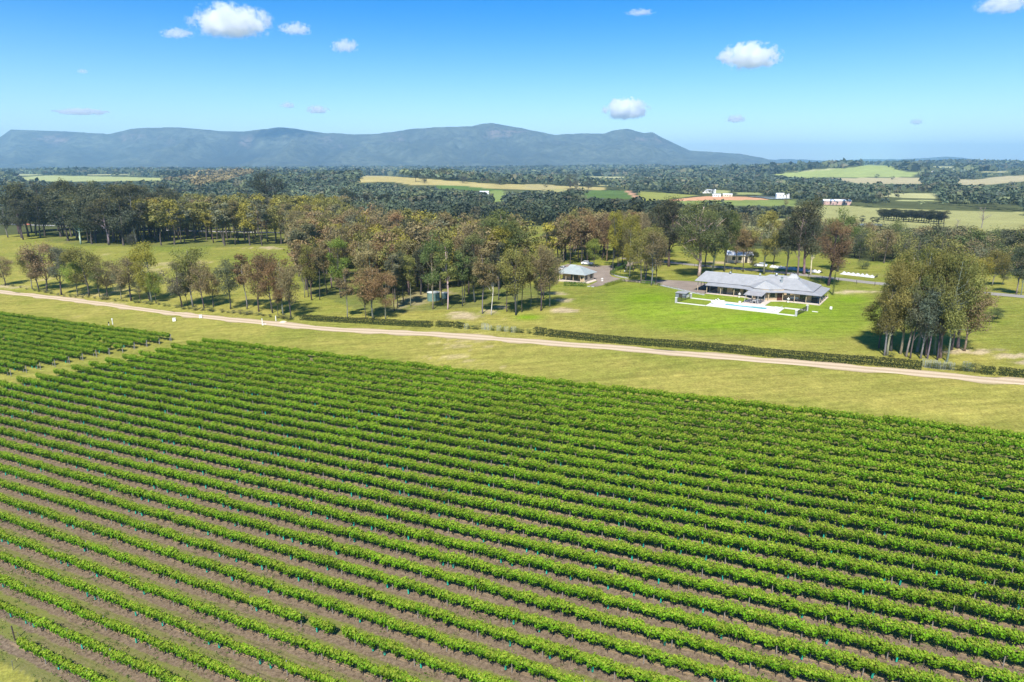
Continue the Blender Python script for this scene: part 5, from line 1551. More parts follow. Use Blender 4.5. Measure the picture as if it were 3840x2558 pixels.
edgebar([(-9.6, 8.2), (-8.6, 8.2), (-7.4, 8.2), (-6.6, 7.3)], [5.7, 6.44, 6.44, 5.4], "ridge_cap", M['ridge'], roofB, .08)
edgebar([(-32.4, 7.6), (-15.5, 7.6)], [5.31, 5.31], "ridge_cap", M['ridge'], roofA, .08)
edgebar([(-33.9, 2.6), (-32.4, 7.6), (-33.9, 12.6)], [3.05, 5.31, 3.05], "barge_cap", M['ridge'], roofA, .07)
for p in lo[1:4]: edgebar([p[:2], top[:2]], [p[2] + .03, top[2] + .03], "hip_cap", M['ridge'], roofC, .06)
for i in (2, 3): edgebar([outer[i], inner[i]], [ve + .03, vi + .03], "hip_cap", M['ridge'], vroof, .05)
edgebar([outer[5], inner[5]], [ve + .03, vi + .03], "hip_cap", M['ridge'], vroof, .06)
fl = MB(); fl.box(-10.75, -10.25, 4.9, 5.4, 4.2, 5.75); fl.box(-10.9, -10.1, 4.75, 5.55, 5.75, 5.85); fl.build("flue", M['stainless'], roofB)
for x, y, z, par in ((-25.2, 7.3, 5.1, roofA), (-12.6, 7.9, 5.6, roofB)):
    MB().lathe([(.16, z), (.16, z + .3), (.34, z + .32), (.34, z + .55), (.2, z + .68), (.05, z + .72)], x, y, 10).build("roof_vent", M['stainless'], par, smooth=True)
di = MB(); di.box(-16.9, -16.86, 7.4, 7.44, 5.2, 5.9); di.slab([(-17.25, 7.3, 5.75), (-16.9, 7.3, 5.5), (-16.55, 7.3, 5.75), (-16.9, 7.35, 6.1)], .05); di.build("aerial", M['ridge'], roofA)

def H(x, y, z=0.0):
    return Vector((HO[0] + HC * x + HS * y, HO[1] - HS * x + HC * y, PADZ + z))
def hthing(name, x, y, label, cat, group=None, rz=0.0, z=0.0):
    return empty(name, H(x, y, z), HROT + rz, label, cat, group)

# ---------------------------------------------------------------- pool, paving, walls, fences
deck = MB()
dz = .10
# paving round the water: four bands plus the walk to the house
px0, px1, py0, py1 = -20.5, -9.9, -13.8, -11.2
def hdeck():
    r = hthing("pool_terrace", 0, 0, "white paved terrace round the swimming pool", "terrace")
    r["kind"] = "structure"
    for nm, q in (("paving", (-24.3, -6.4, -16.7, py0)), ("paving", (-24.3, -6.4, py1, -8.8)), ("paving", (-24.3, px0, py0, py1)), ("paving", (px1, -6.4, py0, py1)), ("walkway", (-17.4, -11.4, -8.795, -2.0))):
        MB().box(q[0], q[1], q[2], q[3], -.45, dz).build(nm, M['deck'] if nm == "paving" else M['slab'], r)
    return r
hdeck()
def poolmat():
    m, N, L = nt("pool_water")
    out = N.new("ShaderNodeOutputMaterial"); p = N.new("ShaderNodeBsdfPrincipled")
    tc = N.new("ShaderNodeTexCoord").outputs["Object"]
    n = noise(N, L, tc, 1.1, 3)
    L.new(mixc(N, L, n, (.10, .36, .38), (.16, .50, .50)), p.inputs["Base Color"]); p.inputs["Roughness"].default_value = .08
    L.new(bump(N, L, noise(N, L, tc, 2.5, 3), .12, .05), p.inputs["Normal"])
    L.new(p.outputs[0], out.inputs[0])
    return m
pool = hthing("swimming_pool", -15.2, -12.5, "long turquoise swimming pool set in white paving", "swimming pool")
MB().box(px0 + 15.2 + .01, px1 + 15.2 - .01, py0 + 12.5 + .01, py1 + 12.5 - .01, -.44, .055).build("water", poolmat(), pool)
cb = MB()
for q in ((px0 - .25, px1 + .25, py0 - .25, py0 + .06), (px0 - .25, px1 + .25, py1 - .06, py1 + .25), (px0 - .25, px0 + .06, py0 + .065, py1 - .065), (px1 - .06, px1 + .25, py0 + .065, py1 - .065)):
    cb.box(q[0] + 15.2, q[1] + 15.2, q[2] + 12.5, q[3] + 12.5, dz + .004, dz + .05)
cb.build("coping", M['stone'], pool)
MB().box(-3.4, 1.2, 1.06, 1.26, -.2, .09).build("step_ledge", M['stone'], pool)
# lawn inside the fence is the ground itself; low white kerbs round it
def kerb(x0, x1, y0, y1, lab):
    r = hthing("garden_kerb", (x0 + x1) / 2, (y0 + y1) / 2, lab, "kerb")
    MB().box(-(x1 - x0) / 2, (x1 - x0) / 2, -(y1 - y0) / 2, (y1 - y0) / 2, -.5, .22).build("coping", M['deck'], r)
kerb(-31.9, -24.35, -17.35, -17.05, "low white kerb wall at the left front of the pool lawn")
kerb(-6.35, -2.3, -17.25, -16.95, "low white kerb wall at the right front of the pool lawn")
kerb(-30.7, -24.35, -9.2, -8.9, "low white kerb wall behind the left pool lawn")
kerb(-6.35, -1.3, -9.0, -8.7, "low white kerb wall behind the right pool lawn")
kerb(-24.3, -6.4, -17.0, -16.75, "white step edge along the front of the pool terrace")
def pillar(x, y, lab):
    r = hthing("fence_pillar", x, y, lab, "pillar")
    MB().box(-.24, .24, -.24, .24, -.4, 1.35).build("shaft", M['greypillar'], r)
    MB().box(-.30, .30, -.30, .30, 1.353, 1.45).build("cap", M['stone'], r)
pillar(-32.2, -17.2, "grey fence pillar at the left front of the pool"); pillar(-31.0, -9.0, "grey fence pillar at the left back of the pool")
pillar(-2.0, -17.0, "grey fence pillar at the right front of the pool"); pillar(-1.0, -8.8, "grey fence pillar at the right back of the pool")
def bar_fence(a, b, lab, n_panels=3):
    A, B = H(*a), H(*b)
    r = empty("pool_fence", A, math.atan2(B.y - A.y, B.x - A.x), lab, "fence")
    Ld = (B - A).length
    pl = MB()
    for k in range(n_panels + 1):
        x = .02 + (Ld - .04) * k / n_panels
        MB().box(x - .035, x + .035, -.035, .035, 0, 1.28).build("post", M['black'], r)
    for z in (.1, 1.17): MB().box(0, Ld, -.02, .02, z, z + .045).build("rail", M['black'], r)
    nb = int(Ld / .11)
    bm_ = MB().box(-.009, .009, -.009, .009, .147, 1.167).mesh("fence_bar", M['black'])
    for k in range(1, nb):
        add("bar", bm_, r, (Ld * k / nb, 0, 0))
bar_fence((-32.15, -16.9), (-31.05, -9.35), "black bar fence on the left side of the pool"); bar_fence((-1.95, -16.7), (-1.05, -9.1), "black bar fence on the right side of the pool")
for (x, y, lab) in ((-31.3, -11.2, "white towel hung on the left pool fence, nearer one"), (-31.15, -10.3, "white towel hung on the left pool fence, farther one")):
    r = hthing("towel", x, y, lab, "towel", z=0)
    MB().box(-.03, .03, -.28, .28, .55, 1.26).build("cloth", M['fabric'], r)
sh = hthing("pump_shed", -33.7, -8.4, "low grey box shed behind the left pool fence", "shed")
MB().box(-1.45, 1.45, -1.2, 1.2, -.2, 1.2).build("wall", M['greybox'], sh)
MB().slab([(-1.6, -1.35, 1.29), (1.6, -1.35, 1.29), (1.6, 1.35, 1.42), (-1.6, 1.35, 1.42)], .08).build("roof", M['roof'], sh)
MB().box(-.5, .5, -1.25, -1.2, 0, 1.05).build("door", M['frame'], sh)

# sun loungers
def lounger(x, y, rz, lab, grp):
    r = hthing("sun_lounger", x, y, lab, "sun lounger", grp, rz, dz)
    f = MB()
    for yy in (-.33, .33): f.box(-.95, .95, yy - .025, yy + .025, .26, .31)
    f.box(-.95, -.9, -.305, .305, .262, .308); f.box(.9, .95, -.305, .305, .262, .308)
    f.build("frame", M['whitepaint'], r)
    for xx in (-.8, .75):
        for yy in (-.33, .33): MB().box(xx - .025, xx + .025, yy - .025, yy + .025, 0, .258).build("leg", M['whitepaint'], r)
    MB().slab([(-.30, -.3, .345), (.93, -.3, .345), (.93, .3, .345), (-.30, .3, .345)], .03).build("seat", M['fabric'], r)
    MB().slab([(-.98, -.3, .80), (-.31, -.3, .35), (-.31, .3, .35), (-.98, .3, .80)], .03).build("backrest", M['fabric'], r)
    s = MB()
    for yy in (-.28, .28): s.tube([(-.85, yy, .29), (-.8, yy, .65)], .018, 4)
    s.build("back_stay", M['whitepaint'], r)
for i, y in enumerate((-13.9, -12.5, -11.1, -9.7)):
    lounger(-22.9 + .15 * i, y, R(-6 + 3 * i), f"white sun lounger left of the pool, {ORD[i]} from the front", "loungers left of the pool")
for i, y in enumerate((-15.0, -13.5, -12.0, -10.5)):
    lounger(-8.1 + .2 * i, y, R(180 + 4 - 2 * i), f"white sun lounger right of the pool, {ORD[i]} from the front", "loungers right of the pool")

# pergola, table and chairs
pg = hthing("pergola", -14.7, -5.8, "small slatted pergola over the outdoor table", "pergola")
for x, y, z in ((-2.0, -2.2, 2.3), (1.35, -2.3, 2.3), (2.1, 1.9, 2.62), (-1.3, 2.0, 2.62)):
    MB().box(x - .05, x + .05, y - .05, y + .05, 0, z).build("post", M['greypillar'], pg)
def pgz(y): return 2.36 + (y + 2.5) * .075
for k in range(19):
    y = -2.5 + k * .26
    MB().slab([(-2.45, y, pgz(y)), (2.35, y, pgz(y)), (2.35, y + .2, pgz(y + .2)), (-2.45, y + .2, pgz(y + .2))], .03).build("slat", M['shade'], pg)
for x in (-2.3, 2.2): MB().tube([(x, -2.5, pgz(-2.5) - .07), (x, 2.4, pgz(2.4) - .07)], .05, 4).build("beam", M['greypillar'], pg)
tb = hthing("dining_table", -14.4, -6.1, "long pale outdoor dining table under the pergola", "table", z=dz)
MB().box(-.5, .5, -1.5, 1.5, .70, .75).build("table_top", M['stone'], tb)
for x in (-.4, .4):
    for y in (-1.35, 1.35): MB().box(x - .04, x + .04, y - .04, y + .04, 0, .698).build("leg", M['greypillar'], tb)
def chair(x, y, rz, lab):
    r = hthing("dining_chair", x, y, lab, "chair", "chairs round the outdoor table", rz, dz)
    MB().box(-.23, .23, -.23, .23, .42, .46).build("seat", M['shade'], r)
    MB().box(-.23, .23, .19, .23, .462, .9).build("backrest", M['shade'], r)
    for xx in (-.2, .2):
        for yy in (-.2, .2): MB().box(xx - .02, xx + .02, yy - .02, yy + .02, 0, .418).build("leg", M['greypillar'], r)
for i, y in enumerate((-7.1, -6.4, -5.7, -5.0)):
    chair(-15.25, y, R(90), f"grey chair on the left of the outdoor table, {ORD[i]} from the pool"); chair(-13.55, y, R(-90), f"grey chair on the right of the outdoor table, {ORD[i]} from the pool")

def urn(x, y, lab):
    r = hthing("garden_urn", x, y, lab, "urn")
    MB().box(-.22, .22, -.22, .22, 0, .35).build("plinth", M['stone'], r)
    MB().lathe([(.12, .353), (.09, .45), (.14, .55), (.34, .78), (.40, .92), (.36, 1.0), (.15, 1.12), (.10, 1.2), (.12, 1.28), (.03, 1.36)], 0, 0, 14).build("vase", M['stone'], r, smooth=True)
urn(-20.2, -.25, "white stone garden urn left of the front bay"); urn(-7.3, -.3, "white stone garden urn right of the front bay")
bn = hthing("garden_bench", -21.9, 2.15, "wooden bench under the verandah window", "bench", z=SZ)
MB().box(-.95, .95, -.22, .22, .42, .5).build("seat", M['wood'], bn)
for x in (-.8, .8): MB().box(x - .1, x + .1, -.18, .18, 0, .418).build("leg", M['wood'], bn)
bn = hthing("console_bench", -6.3, 2.05, "dark carved bench under the small verandah window", "bench", z=SZ)
MB().box(-1.0, 1.0, -.25, .25, .42, .5).build("seat", M['wood'], bn)
MB().box(-1.0, 1.0, .2, .25, .503, 1.0).build("backrest", M['stone'], bn)
for x in (-.9, .9): MB().box(x - .06, x + .06, -.22, .22, 0, .418).build("leg", M['wood'], bn)
bq = hthing("barbecue", -1.2, 2.6, "black outdoor barbecue cabinet at the right verandah corner", "barbecue", z=SZ)
MB().box(-.75, .75, -.35, .35, .08, .9).build("cabinet", M['black'], bq)
MB().tube([(-.7, 0, .95), (.7, 0, .95)], .3, 10).build("lid", M['black'], bq)
for x in (-.65, .65): MB().box(x - .05, x + .05, -.3, .3, 0, .078).build("wheel", M['greypillar'], bq)
sg = hthing("lawn_sign", 3.9, -4.6, "small white board standing on the lawn right of the house", "sign")
sg.location.z = Tf(sg.location.x, sg.location.y)
MB().box(-.28, .28, -.02, .02, .25, .95).build("board", M['whitepaint'], sg)
for x in (-.22, .22): MB().box(x - .02, x + .02, .021, .05, -.1, .95).build("stake", M['post'], sg)
bx_ = hthing("utility_box", -17.9, -8.1, "small white box on the grass behind the pool", "box")
MB().box(-.28, .28, -.2, .2, -.05, .4).build("body", M['whitepaint'], bx_); MB().box(-.3, .3, -.22, .22, .403, .46).build("lid", M['stone'], bx_)
sb = hthing("stone_slab", .9, -8.9, "flat white slab on the grass at the right fence pillar", "slab"); sb.location.z = Tf(sb.location.x, sb.location.y)
MB().prism([(-.7, -.25), (.6, -.3), (.75, .1), (.2, .3), (-.6, .25)], -.05, .09).build("stone", M['deck'], sb)

# stone edging between drive and lawn
def edging(px, lab, n, seed):
    g = random.Random(seed)
    P = smooth_path([G(x, y) for x, y in px], .9)
    r = empty("stone_edging", (P[0].x, P[0].y, Tf(P[0].x, P[0].y)), 0, lab, "edging")
    me = [MB().prism([(-.42, -.16), (.40, -.18), (.44, .14), (-.38, .18)], -.1, h).mesh("edging_stone", M['greypillar']) for h in (.2, .26, .3)]
    for i in range(len(P) - 1):
        d = P[i + 1] - P[i]
        o = add("stone", g.choice(me), r, (P[i].x - P[0].x, P[i].y - P[0].y, Tf(P[i].x, P[i].y) - Tf(P[0].x, P[0].y)), math.atan2(d.y, d.x) + g.uniform(-.1, .1))
edging([(2472, 1070), (2530, 1083), (2590, 1097), (2645, 1108)], "grey stone edging between the gravel drive and lawn", 30, 1)
edging(z8([(1385, 372), (1460, 400), (1560, 425), (1690, 447)]), "pale stone edging round the island garden hedge", 30, 2)
edging(z8([(980, 590), (1120, 598)]), "short grey step at the cottage path end", 10, 3)

# ---------------------------------------------------------------- cottage
g0 = G(*z8([(893, 522)])[0])
CZ0 = Tf(g0.x, g0.y) + .1
cot = empty("cottage", (g0.x, g0.y, CZ0), HROT, "small cream cottage with pale green hipped roof beside the drive", "cottage")
MB().box(-9.4, 2.0, -.5, 7.4, -1.2, .1).build("floor_slab", M['slab'], cot)
MB().box(-9.0, -.01, 2.0, 7.0, .103, 2.6).build("wall", M['brick'], cot)
MB().box(-1.2, .0, 0, 1.997, .103, 2.6).build("wall", M['brick'], cot)
MB().box(.0, .06, 0, 7.0, .103, 2.6).build("side_wall", M['cream'], cot)
def copening(x, y0, y1, z0, z1, nm):
    f = MB(); t = .09
    f.box(x, x + .05, y0, y1, z0, z0 + t); f.box(x, x + .05, y0, y1, z1 - t, z1); f.box(x, x + .05, y0, y0 + t, z0 + t, z1 - t); f.box(x, x + .05, y1 - t, y1, z0 + t, z1 - t)
    o = f.build(nm, M['frame'], cot)
    MB().box(x, x + .03, y0 + t, y1 - t, z0 + t, z1 - t).build("pane", M['glass'], o)
    MB().box(x, x + .12, y0 - .1, y1 + .1, z0 - .09, z0 - .003).build("sill", M['cream'], o)
copening(.062, .7, 2.3, .75, 2.15, "window"); copening(.062, 4.2, 5.9, .75, 2.15, "window")
fr = MB(); fr.box(-5.9, -3.3, 1.93, 1.998, .105, 2.25); fr.build("door", M['glass'], cot)
MB().lathe([(.42, -.03), (.42, .03)], 0, 0, 16).build("wheel_ornament", M['black'], cot).matrix_local = Matrix.Translation((-.9, -.02, 1.4)) @ Matrix.Rotation(R(90), 4, 'X')
for x in (-9.0, -6.6, -3.9, -1.25, -.06): 
    o = add("post", PM, cot, (x, -.1, .1)); o.scale = (1, 1, 2.42)
rc = MB(); hip(rc, -10.1, .75, -.75, 7.7, 2.55, 4.75, -5.9, -3.6, 3.5)
cr_ = rc.build("roof", M['roof2'], cot)
edgebar([(-10.1, -.8), (.8, -.8), (.8, 7.7)], [2.5] * 3, "gutter", M['ridge'], cr_)
for a, b in (((.75, -.75, 2.58), (-3.6, 3.5, 4.78)), ((-10.1, -.75, 2.58), (-5.9, 3.5, 4.78)), ((.75, 7.7, 2.58), (-3.6, 3.5, 4.78)), ((-5.9, 3.5, 4.78), (-3.6, 3.5, 4.78))):
    edgebar([a[:2], b[:2]], [a[2], b[2]], "hip_cap", M['ridge'], cr_, .07)
gg = MB(); gg.slab([(-7.6, 2.6, 4.1), (-5.0, 2.6, 4.1), (-4.6, 3.5, 5.0), (-6.9, 3.5, 5.0)], .06); gg.slab([(-5, 4.4, 4.1), (-7.6, 4.4, 4.1), (-6.9, 3.5, 5.0), (-4.6, 3.5, 5.0)], .06); gg.poly([(-7.3, 2.75, 4.05), (-7.3, 4.25, 4.05), (-6.85, 3.5, 4.95)])
gg.build("gablet", M['roof2'], cr_)
wl_ = MB(); wl_.tube([(.09, 3.2, 1.5), (.25, 3.2, 1.5), (.25, 3.2, 1.65)], .02, 5); wl_.box(.18, .32, 3.13, 3.27, 1.65, 1.9); wl_.build("wall_lamp", M['black'], cot)
bl = empty("stone_ball", G(*z8([(1215, 492)])[0]), 0, "white stone ball on a plinth beside the cottage drive", "ornament")
MB().box(-.3, .3, -.3, .3, -.1, .35).build("plinth", M['stone'], bl); MB().lathe([(.05, .35), (.3, .48), (.38, .72), (.3, .96), (.05, 1.08)], 0, 0, 14).build("ball", M['stone'], bl, smooth=True)

# lamp posts of the drive
for i, (x, y, t, lab) in enumerate(((85, 575, 320, "black garden lamp post at the bend of the drive"), (380, 660, 460, "black garden lamp post inside the curved hedge"), (483, 340, 200, "black garden lamp post at the far end of the curved hedge"))):
    b = G(2280 + x / 8.406, 960 + y / 8.406); h = height_at(b, 960 + t / 8.406)
    r = empty("lamp_post", b, 0, lab, "lamp post")
    MB().tube([(0, 0, -.1), (0, 0, .25), (0, 0, .27), (0, 0, h - .4)], [.11, .10, .05, .05], 8).build("pole", M['black'], r)
    MB().lathe([(.06, h - .4), (.16, h - .32), (.17, h - .08), (.05, h)], 0, 0, 8).build("lantern", M['black'], r)

# person in the island garden
def person():
    b = G(2346, 1022)
    r = empty("person", b, R(200), "person in dark clothes and pale hat carrying a white bag under the garden gums", "person")
    bm = bmesh.new()
    sk = [((0, 0, .95), .13), ((0, 0, 1.15), .125), ((0, .02, 1.38), .15), ((0, .02, 1.50), .055), ((0, .04, 1.60), .085), ((0, .04, 1.70), .095), ((0, .03, 1.78), .06),
          ((-.10, .02, .88), .10), ((-.12, .10, .48), .07), ((-.12, .02, .10), .045), ((-.12, .16, .04), .04), ((.10, -.02, .88), .10), ((.12, -.10, .48), .07), ((.12, -.22, .12), .045), ((.12, -.10, .04), .04),
          ((-.19, .02, 1.40), .065), ((-.25, -.04, 1.14), .048), ((-.25, .10, .92), .038), ((.19, .02, 1.40), .065), ((.26, .04, 1.13), .048), ((.27, .12, .90), .038)]
    ed = [(0, 1), (1, 2), (2, 3), (3, 4), (4, 5), (5, 6), (0, 7), (7, 8), (8, 9), (9, 10), (0, 11), (11, 12), (12, 13), (13, 14), (2, 15), (15, 16), (16, 17), (2, 18), (18, 19), (19, 20)]
    # five fingers on each hand
    for hand, sx in ((17, -1), (20, 1)):
        hp = Vector(sk[hand][0])
        for f in range(5):
            a = hp + Vector((sx * .01 + (-.03 if f == 4 else 0) * sx, -.03 + .018 * f, -.05)); e = a + Vector((0, .005, -.05 - .012 * (f in (1, 2))))
            sk.append((tuple(a), .011)); sk.append((tuple(e), .009)); ed.append((hand, len(sk) - 2)); ed.append((len(sk) - 2, len(sk) - 1))
    me = bpy.data.meshes.new("body")
    me.from_pydata([s[0] for s in sk], ed, [])
    o = add("body", me, r)
    m = o.modifiers.new("skin", 'SKIN')
    for i, v in enumerate(me.skin_vertices[0].data):
        v.radius = (sk[i][1], sk[i][1]); v.use_root = (i == 0)
    s = o.modifiers.new("sub", 'SUBSURF'); s.levels = 1; s.render_levels = 1
    mt, N, L = nt("person_clothes")
    out = N.new("ShaderNodeOutputMaterial"); p = N.new("ShaderNodeBsdfPrincipled"); p.inputs["Roughness"].default_value = .85
    z = N.new("ShaderNodeSeparateXYZ"); L.new(N.new("ShaderNodeTexCoord").outputs["Object"], z.inputs[0])
    c = mixc(N, L, mathn(N, L, 'GREATER_THAN', z.outputs[2], 1.52), (.018, .02, .028), (.45, .28, .20))
    c = mixc(N, L, mathn(N, L, 'LESS_THAN', z.outputs[2], .93), c, (.016, .018, .024))
    L.new(c, p.inputs["Base Color"]); L.new(p.outputs[0], out.inputs[0]); me.materials.append(mt)
    MB().lathe([(.22, 1.73), (.12, 1.745), (.11, 1.85), (.04, 1.88)], 0, .035, 12).build("hat", M['fabric'], r, smooth=True)
    bg = empty("carry_bag", b + Vector((-.36, -.1, .0)), 0, "white bag hanging from the hand of the person in the garden", "bag")
    MB().prism([(-.16, -.07), (.16, -.07), (.19, .08), (-.19, .08)], .38, .76).build("bag", M['fabric'], bg)
    MB().tube([(-.1, 0, .76), (0, .02, .88), (.1, 0, .76)], .012, 5).build("handle", M['fabric'], bg)
person()

# water tanks
M['tank'] = plain("green_tank", (.13, .215, .185), .6, .12, 2)
M['tanktop'] = plain("tank_top", (.46, .48, .44), .8, .3, 4)
def tank(px, py, r_, h, lab):
    t = empty("water_tank", G(px, py), 0, lab, "water tank")
    prof = []
    for k in range(19):
        z = h * k / 18; prof.append((r_ + (.03 if k % 2 else 0), z))
    MB().lathe([(r_, -.2)] + prof, 0, 0, 36).build("wall", M['tank'], t)
    MB().lathe([(r_ + .08, h + .003), (r_ + .08, h + .05), (r_ * .5, h + .22), (.05, h + .3)], 0, 0, 36).build("roof", M['tanktop'], t)
    a = R(-60)
    MB().box(-.06, .06, -.05, .05, 0, h - .1).build("downpipe", M['black'], t, (math.cos(a) * (r_ + .07), math.sin(a) * (r_ + .07), 0), a)
tank(1626, 1126, 1.85, 2.4, "large round green water tank among the trees"); tank(1668, 1118, 1.05, 1.6, "smaller green water tank right of the large one")

# markers along the track
def marker(px, py, top, r_, lab, cat="post", rub=False):
    b = G(px, py); h = height_at(b, top)
    t = empty("marker_post", b, 0, lab, cat)
    MB().tube([(0, 0, -.1), (0, 0, h)], r_, 8).build("post", M['whitepaint'], t)
    MB().lathe([(r_ * 1.15, h - .02), (r_ * 1.15, h + .04), (r_ * .4, h + .08)], 0, 0, 8).build("cap", M['stone'], t)
marker(984, 1214, 1195, .11, "white marker post on the vineyard side of the track"); marker(1035, 1204, 1185, .11, "white marker post on the far side of the track")
b = G(990, 1218)
rk = empty("rubble_pile", b, 0, "small pile of pale rubble at the foot of the white post", "rubble")
g_ = random.Random(3)
for k in range(9):
    a = g_.uniform(0, 6.28); q = g_.uniform(0, .8); s_ = g_.uniform(.15, .32)
    o = MB().prism([(s_ * math.cos(t) * g_.uniform(.7, 1.1), s_ * math.sin(t) * g_.uniform(.7, 1.1)) for t in np.linspace(0, 5.3, 6)], -.05, s_ * .8).build("stone", M['stone'], rk, (q * math.cos(a), q * math.sin(a) * .6, 0), a)
b = G(1062, 1208)
sd = empty("sand_heap", b, 0, "low pale sand heap on the track edge", "sand")
MB().lathe([(1.1, -.05), (.9, .1), (.5, .26), (.1, .32)], 0, 0, 14).build("heap", plain("pale_sand", (.62, .5, .36), .95, .1, 6), sd, smooth=True)
for x, y, w, lab in ((654, 1204, .8, "white square block on the grass left of the track posts"), (753, 1192, .7, "white marker block standing at the track edge")):
    b = G(x, y); t = empty("white_block", b, R(15), lab, "block")
    MB().box(-w * .5, w * .5, -.3, .3, -.1, .8).build("body", M['whitepaint'], t); MB().box(-w * .55, w * .55, -.35, .35, .803, .88).build("top", M['stone'], t)
b = G(423, 1217); t = empty("standpipe", b, 0, "white irrigation standpipe behind the left vines", "pipe")
MB().tube([(0, 0, -.1), (0, 0, 1.3)], .1, 8).build("pipe", M['whitepaint'], t); MB().tube([(0, 0, 1.3), (0, 0, 1.75)], .19, 8).build("valve_head", M['whitepaint'], t)
b = G(409, 1224); t = empty("valve_cap", b, 0, "small black and white valve beside the standpipe", "valve")
MB().tube([(0, 0, -.1), (0, 0, .9)], .08, 8).build("pipe", M['whitepaint'], t); MB().tube([(0, 0, .9), (0, 0, 1.3)], .17, 8).build("cap", M['black'], t)
# posts at the bottom left corner
for x, y, t_, lab in ((50, 2512, 2478, "thin grey stake at the bottom left corner"), (73, 2410, 2372, "thin young vine stake beside the leaning end post")):
    b = G(x, y); r = empty("stake", b, 0, lab, "stake"); MB().tube([(0, 0, -.1), (.04, 0, height_at(b, t_))], .03, 5).build("post", M['steel'], r)

# ---------------------------------------------------------------- sheds, cars, fences and far buildings
def shed(px, py, w, d, h, rz, lab, wallm, roofm, cat="shed", name="shed", pitch=.35, win=2, doors=1):
    b = G(px, py)
    r = empty(name, b, rz, lab, cat)
    MB().box(-w / 2, w / 2, -d / 2, d / 2, -.5, h).build("wall", wallm, r)
    rf = MB(); o = .35; zr = h + d / 2 * pitch
    rf.slab([(-w / 2 - o, -d / 2 - o, h - .1), (w / 2 + o, -d / 2 - o, h - .1), (w / 2 + o, 0, zr), (-w / 2 - o, 0, zr)], .1); rf.slab([(w / 2 + o, d / 2 + o, h - .1), (-w / 2 - o, d / 2 + o, h - .1), (-w / 2 - o, 0, zr), (w / 2 + o, 0, zr)], .1)
    rf.poly([(-w / 2, d / 2, h - .003), (-w / 2, -d / 2, h - .003), (-w / 2, 0, zr - .11)]); rf.poly([(w / 2, -d / 2, h - .003), (w / 2, d / 2, h - .003), (w / 2, 0, zr - .11)])
    rf.build("roof", roofm, r)
    for k in range(win):
        x = -w / 2 + w * (k + 1) / (win + 1 + doors)
        MB().box(x - .6, x + .6, -d / 2 - .06, -d / 2 - .003, h * .35, h * .8).build("window", M['glass'], r)
    for k in range(doors):
        x = w / 2 - w * (k + 1) / (win + 1 + doors)
        MB().box(x - .5, x + .5, -d / 2 - .06, -d / 2 - .003, 0, h * .8).build("door", M['frame'], r)
    return r
M['whiteroof'] = plain("white_roof", (.72, .74, .76), .5, .05, 2)
M['pinkwall'] = plain("pink_wall", (.50, .33, .28), .8, .1, 1)
shed(2770, 982, 9.0, 7.0, 3.0, R(-12), "white-roofed farm shed seen between the gums behind the house", M['cream'], M['whiteroof'])
vb = G(2738, 985)
vf = empty("yard_fence", vb, R(-12), "short dark rail fence in front of the white-roofed shed", "fence")
for x in (0, 1.6, 3.2): MB().box(x - .08, x + .08, -.08, .08, -.1, 1.3).build("post", M['vinewood'], vf)
for z in (.45, .8, 1.12): MB().box(-.1, 3.3, -.13, -.085, z, z + .14).build("rail", M['vinewood'], vf)

M['carglass'] = M['glass']
M['tyre'] = plain("tyre_rubber", (.02, .02, .02), .8, .1, 6)
def car(px, py, rz, colname, paint, lab):
    b = G(px, py)
    r = empty("parked_car", b, rz, lab, "car", None)
    bd = MB()
    prof = [(-2.15, .35), (2.15, .35), (2.2, .7), (2.05, .88), (1.1, .98), (.45, 1.42), (-1.2, 1.45), (-1.95, 1.0), (-2.2, .92)]
    n = len(prof)
    for y, s in ((-.86, 1), (.86, 1)):
        pass
    bd.v += [(x, -.86 if z < 1.1 else -.68, z) for x, z in prof] + [(x, .86 if z < 1.1 else .68, z) for x, z in prof]
    bd.f.append(list(range(n))); bd.f.append(list(reversed(range(n, 2 * n))))
    for i in range(n): j = (i + 1) % n; bd.f.append([j, i, n + i, n + j])
    bd.build("body", paint, r)
    w = MB()
    for s in (-1, 1):
        w.poly([(q[0], s * q[1], q[2]) for q in ((.95, .855, 1.03), (.42, .70, 1.38), (-1.1, .70, 1.40), (-1.7, .855, 1.05))])
    w.poly([(1.12, -.8, 1.0), (1.12, .8, 1.0), (.5, .66, 1.41), (.5, -.66, 1.41)]); w.poly([(-1.96, .75, 1.03), (-1.96, -.75, 1.03), (-1.28, -.66, 1.44), (-1.28, .66, 1.44)])
    w.build("window", M['glass'], r)
    for x in (-1.35, 1.35):
        for s in (-1, 1):
            t = MB().tube([(0, -.11, 0), (0, .11, 0)], .33, 14).build("wheel", M['tyre'], r, (x, s * .8, .33))
            MB().tube([(0, -.118, 0), (0, .118, 0)], .19, 10).build("rim", M['stainless'], t)
    for s in (-1, 1): MB().box(2.1, 2.215, s * .62 - .18, s * .62 + .18, .66, .8).build("headlight", M['whiteroof'], r)
WP = plain("white_car_paint", (.75, .76, .78), .25, .03, 2); DP = plain("dark_car_paint", (.05, .06, .08), .25, .05, 2); OP = plain("orange_car_paint", (.55, .16, .07), .3, .05, 2)
car(38, 842, R(178), 'white', WP, "white car on the road at the left edge"); car(482, 858, R(175), 'dark', DP, "dark car glimpsed through the left wood")
car(104, 845, R(0), 'orange', OP, "orange vehicle half hidden by the left trees"); car(2202, 993, R(-20), 'white', WP, "white car parked behind the cottage"); car(2852, 1001, R(150), 'white', WP, "white car beside the lane behind the house")
car(2112, 1012, R(60), 'white', WP, "white vehicle parked left of the cottage")

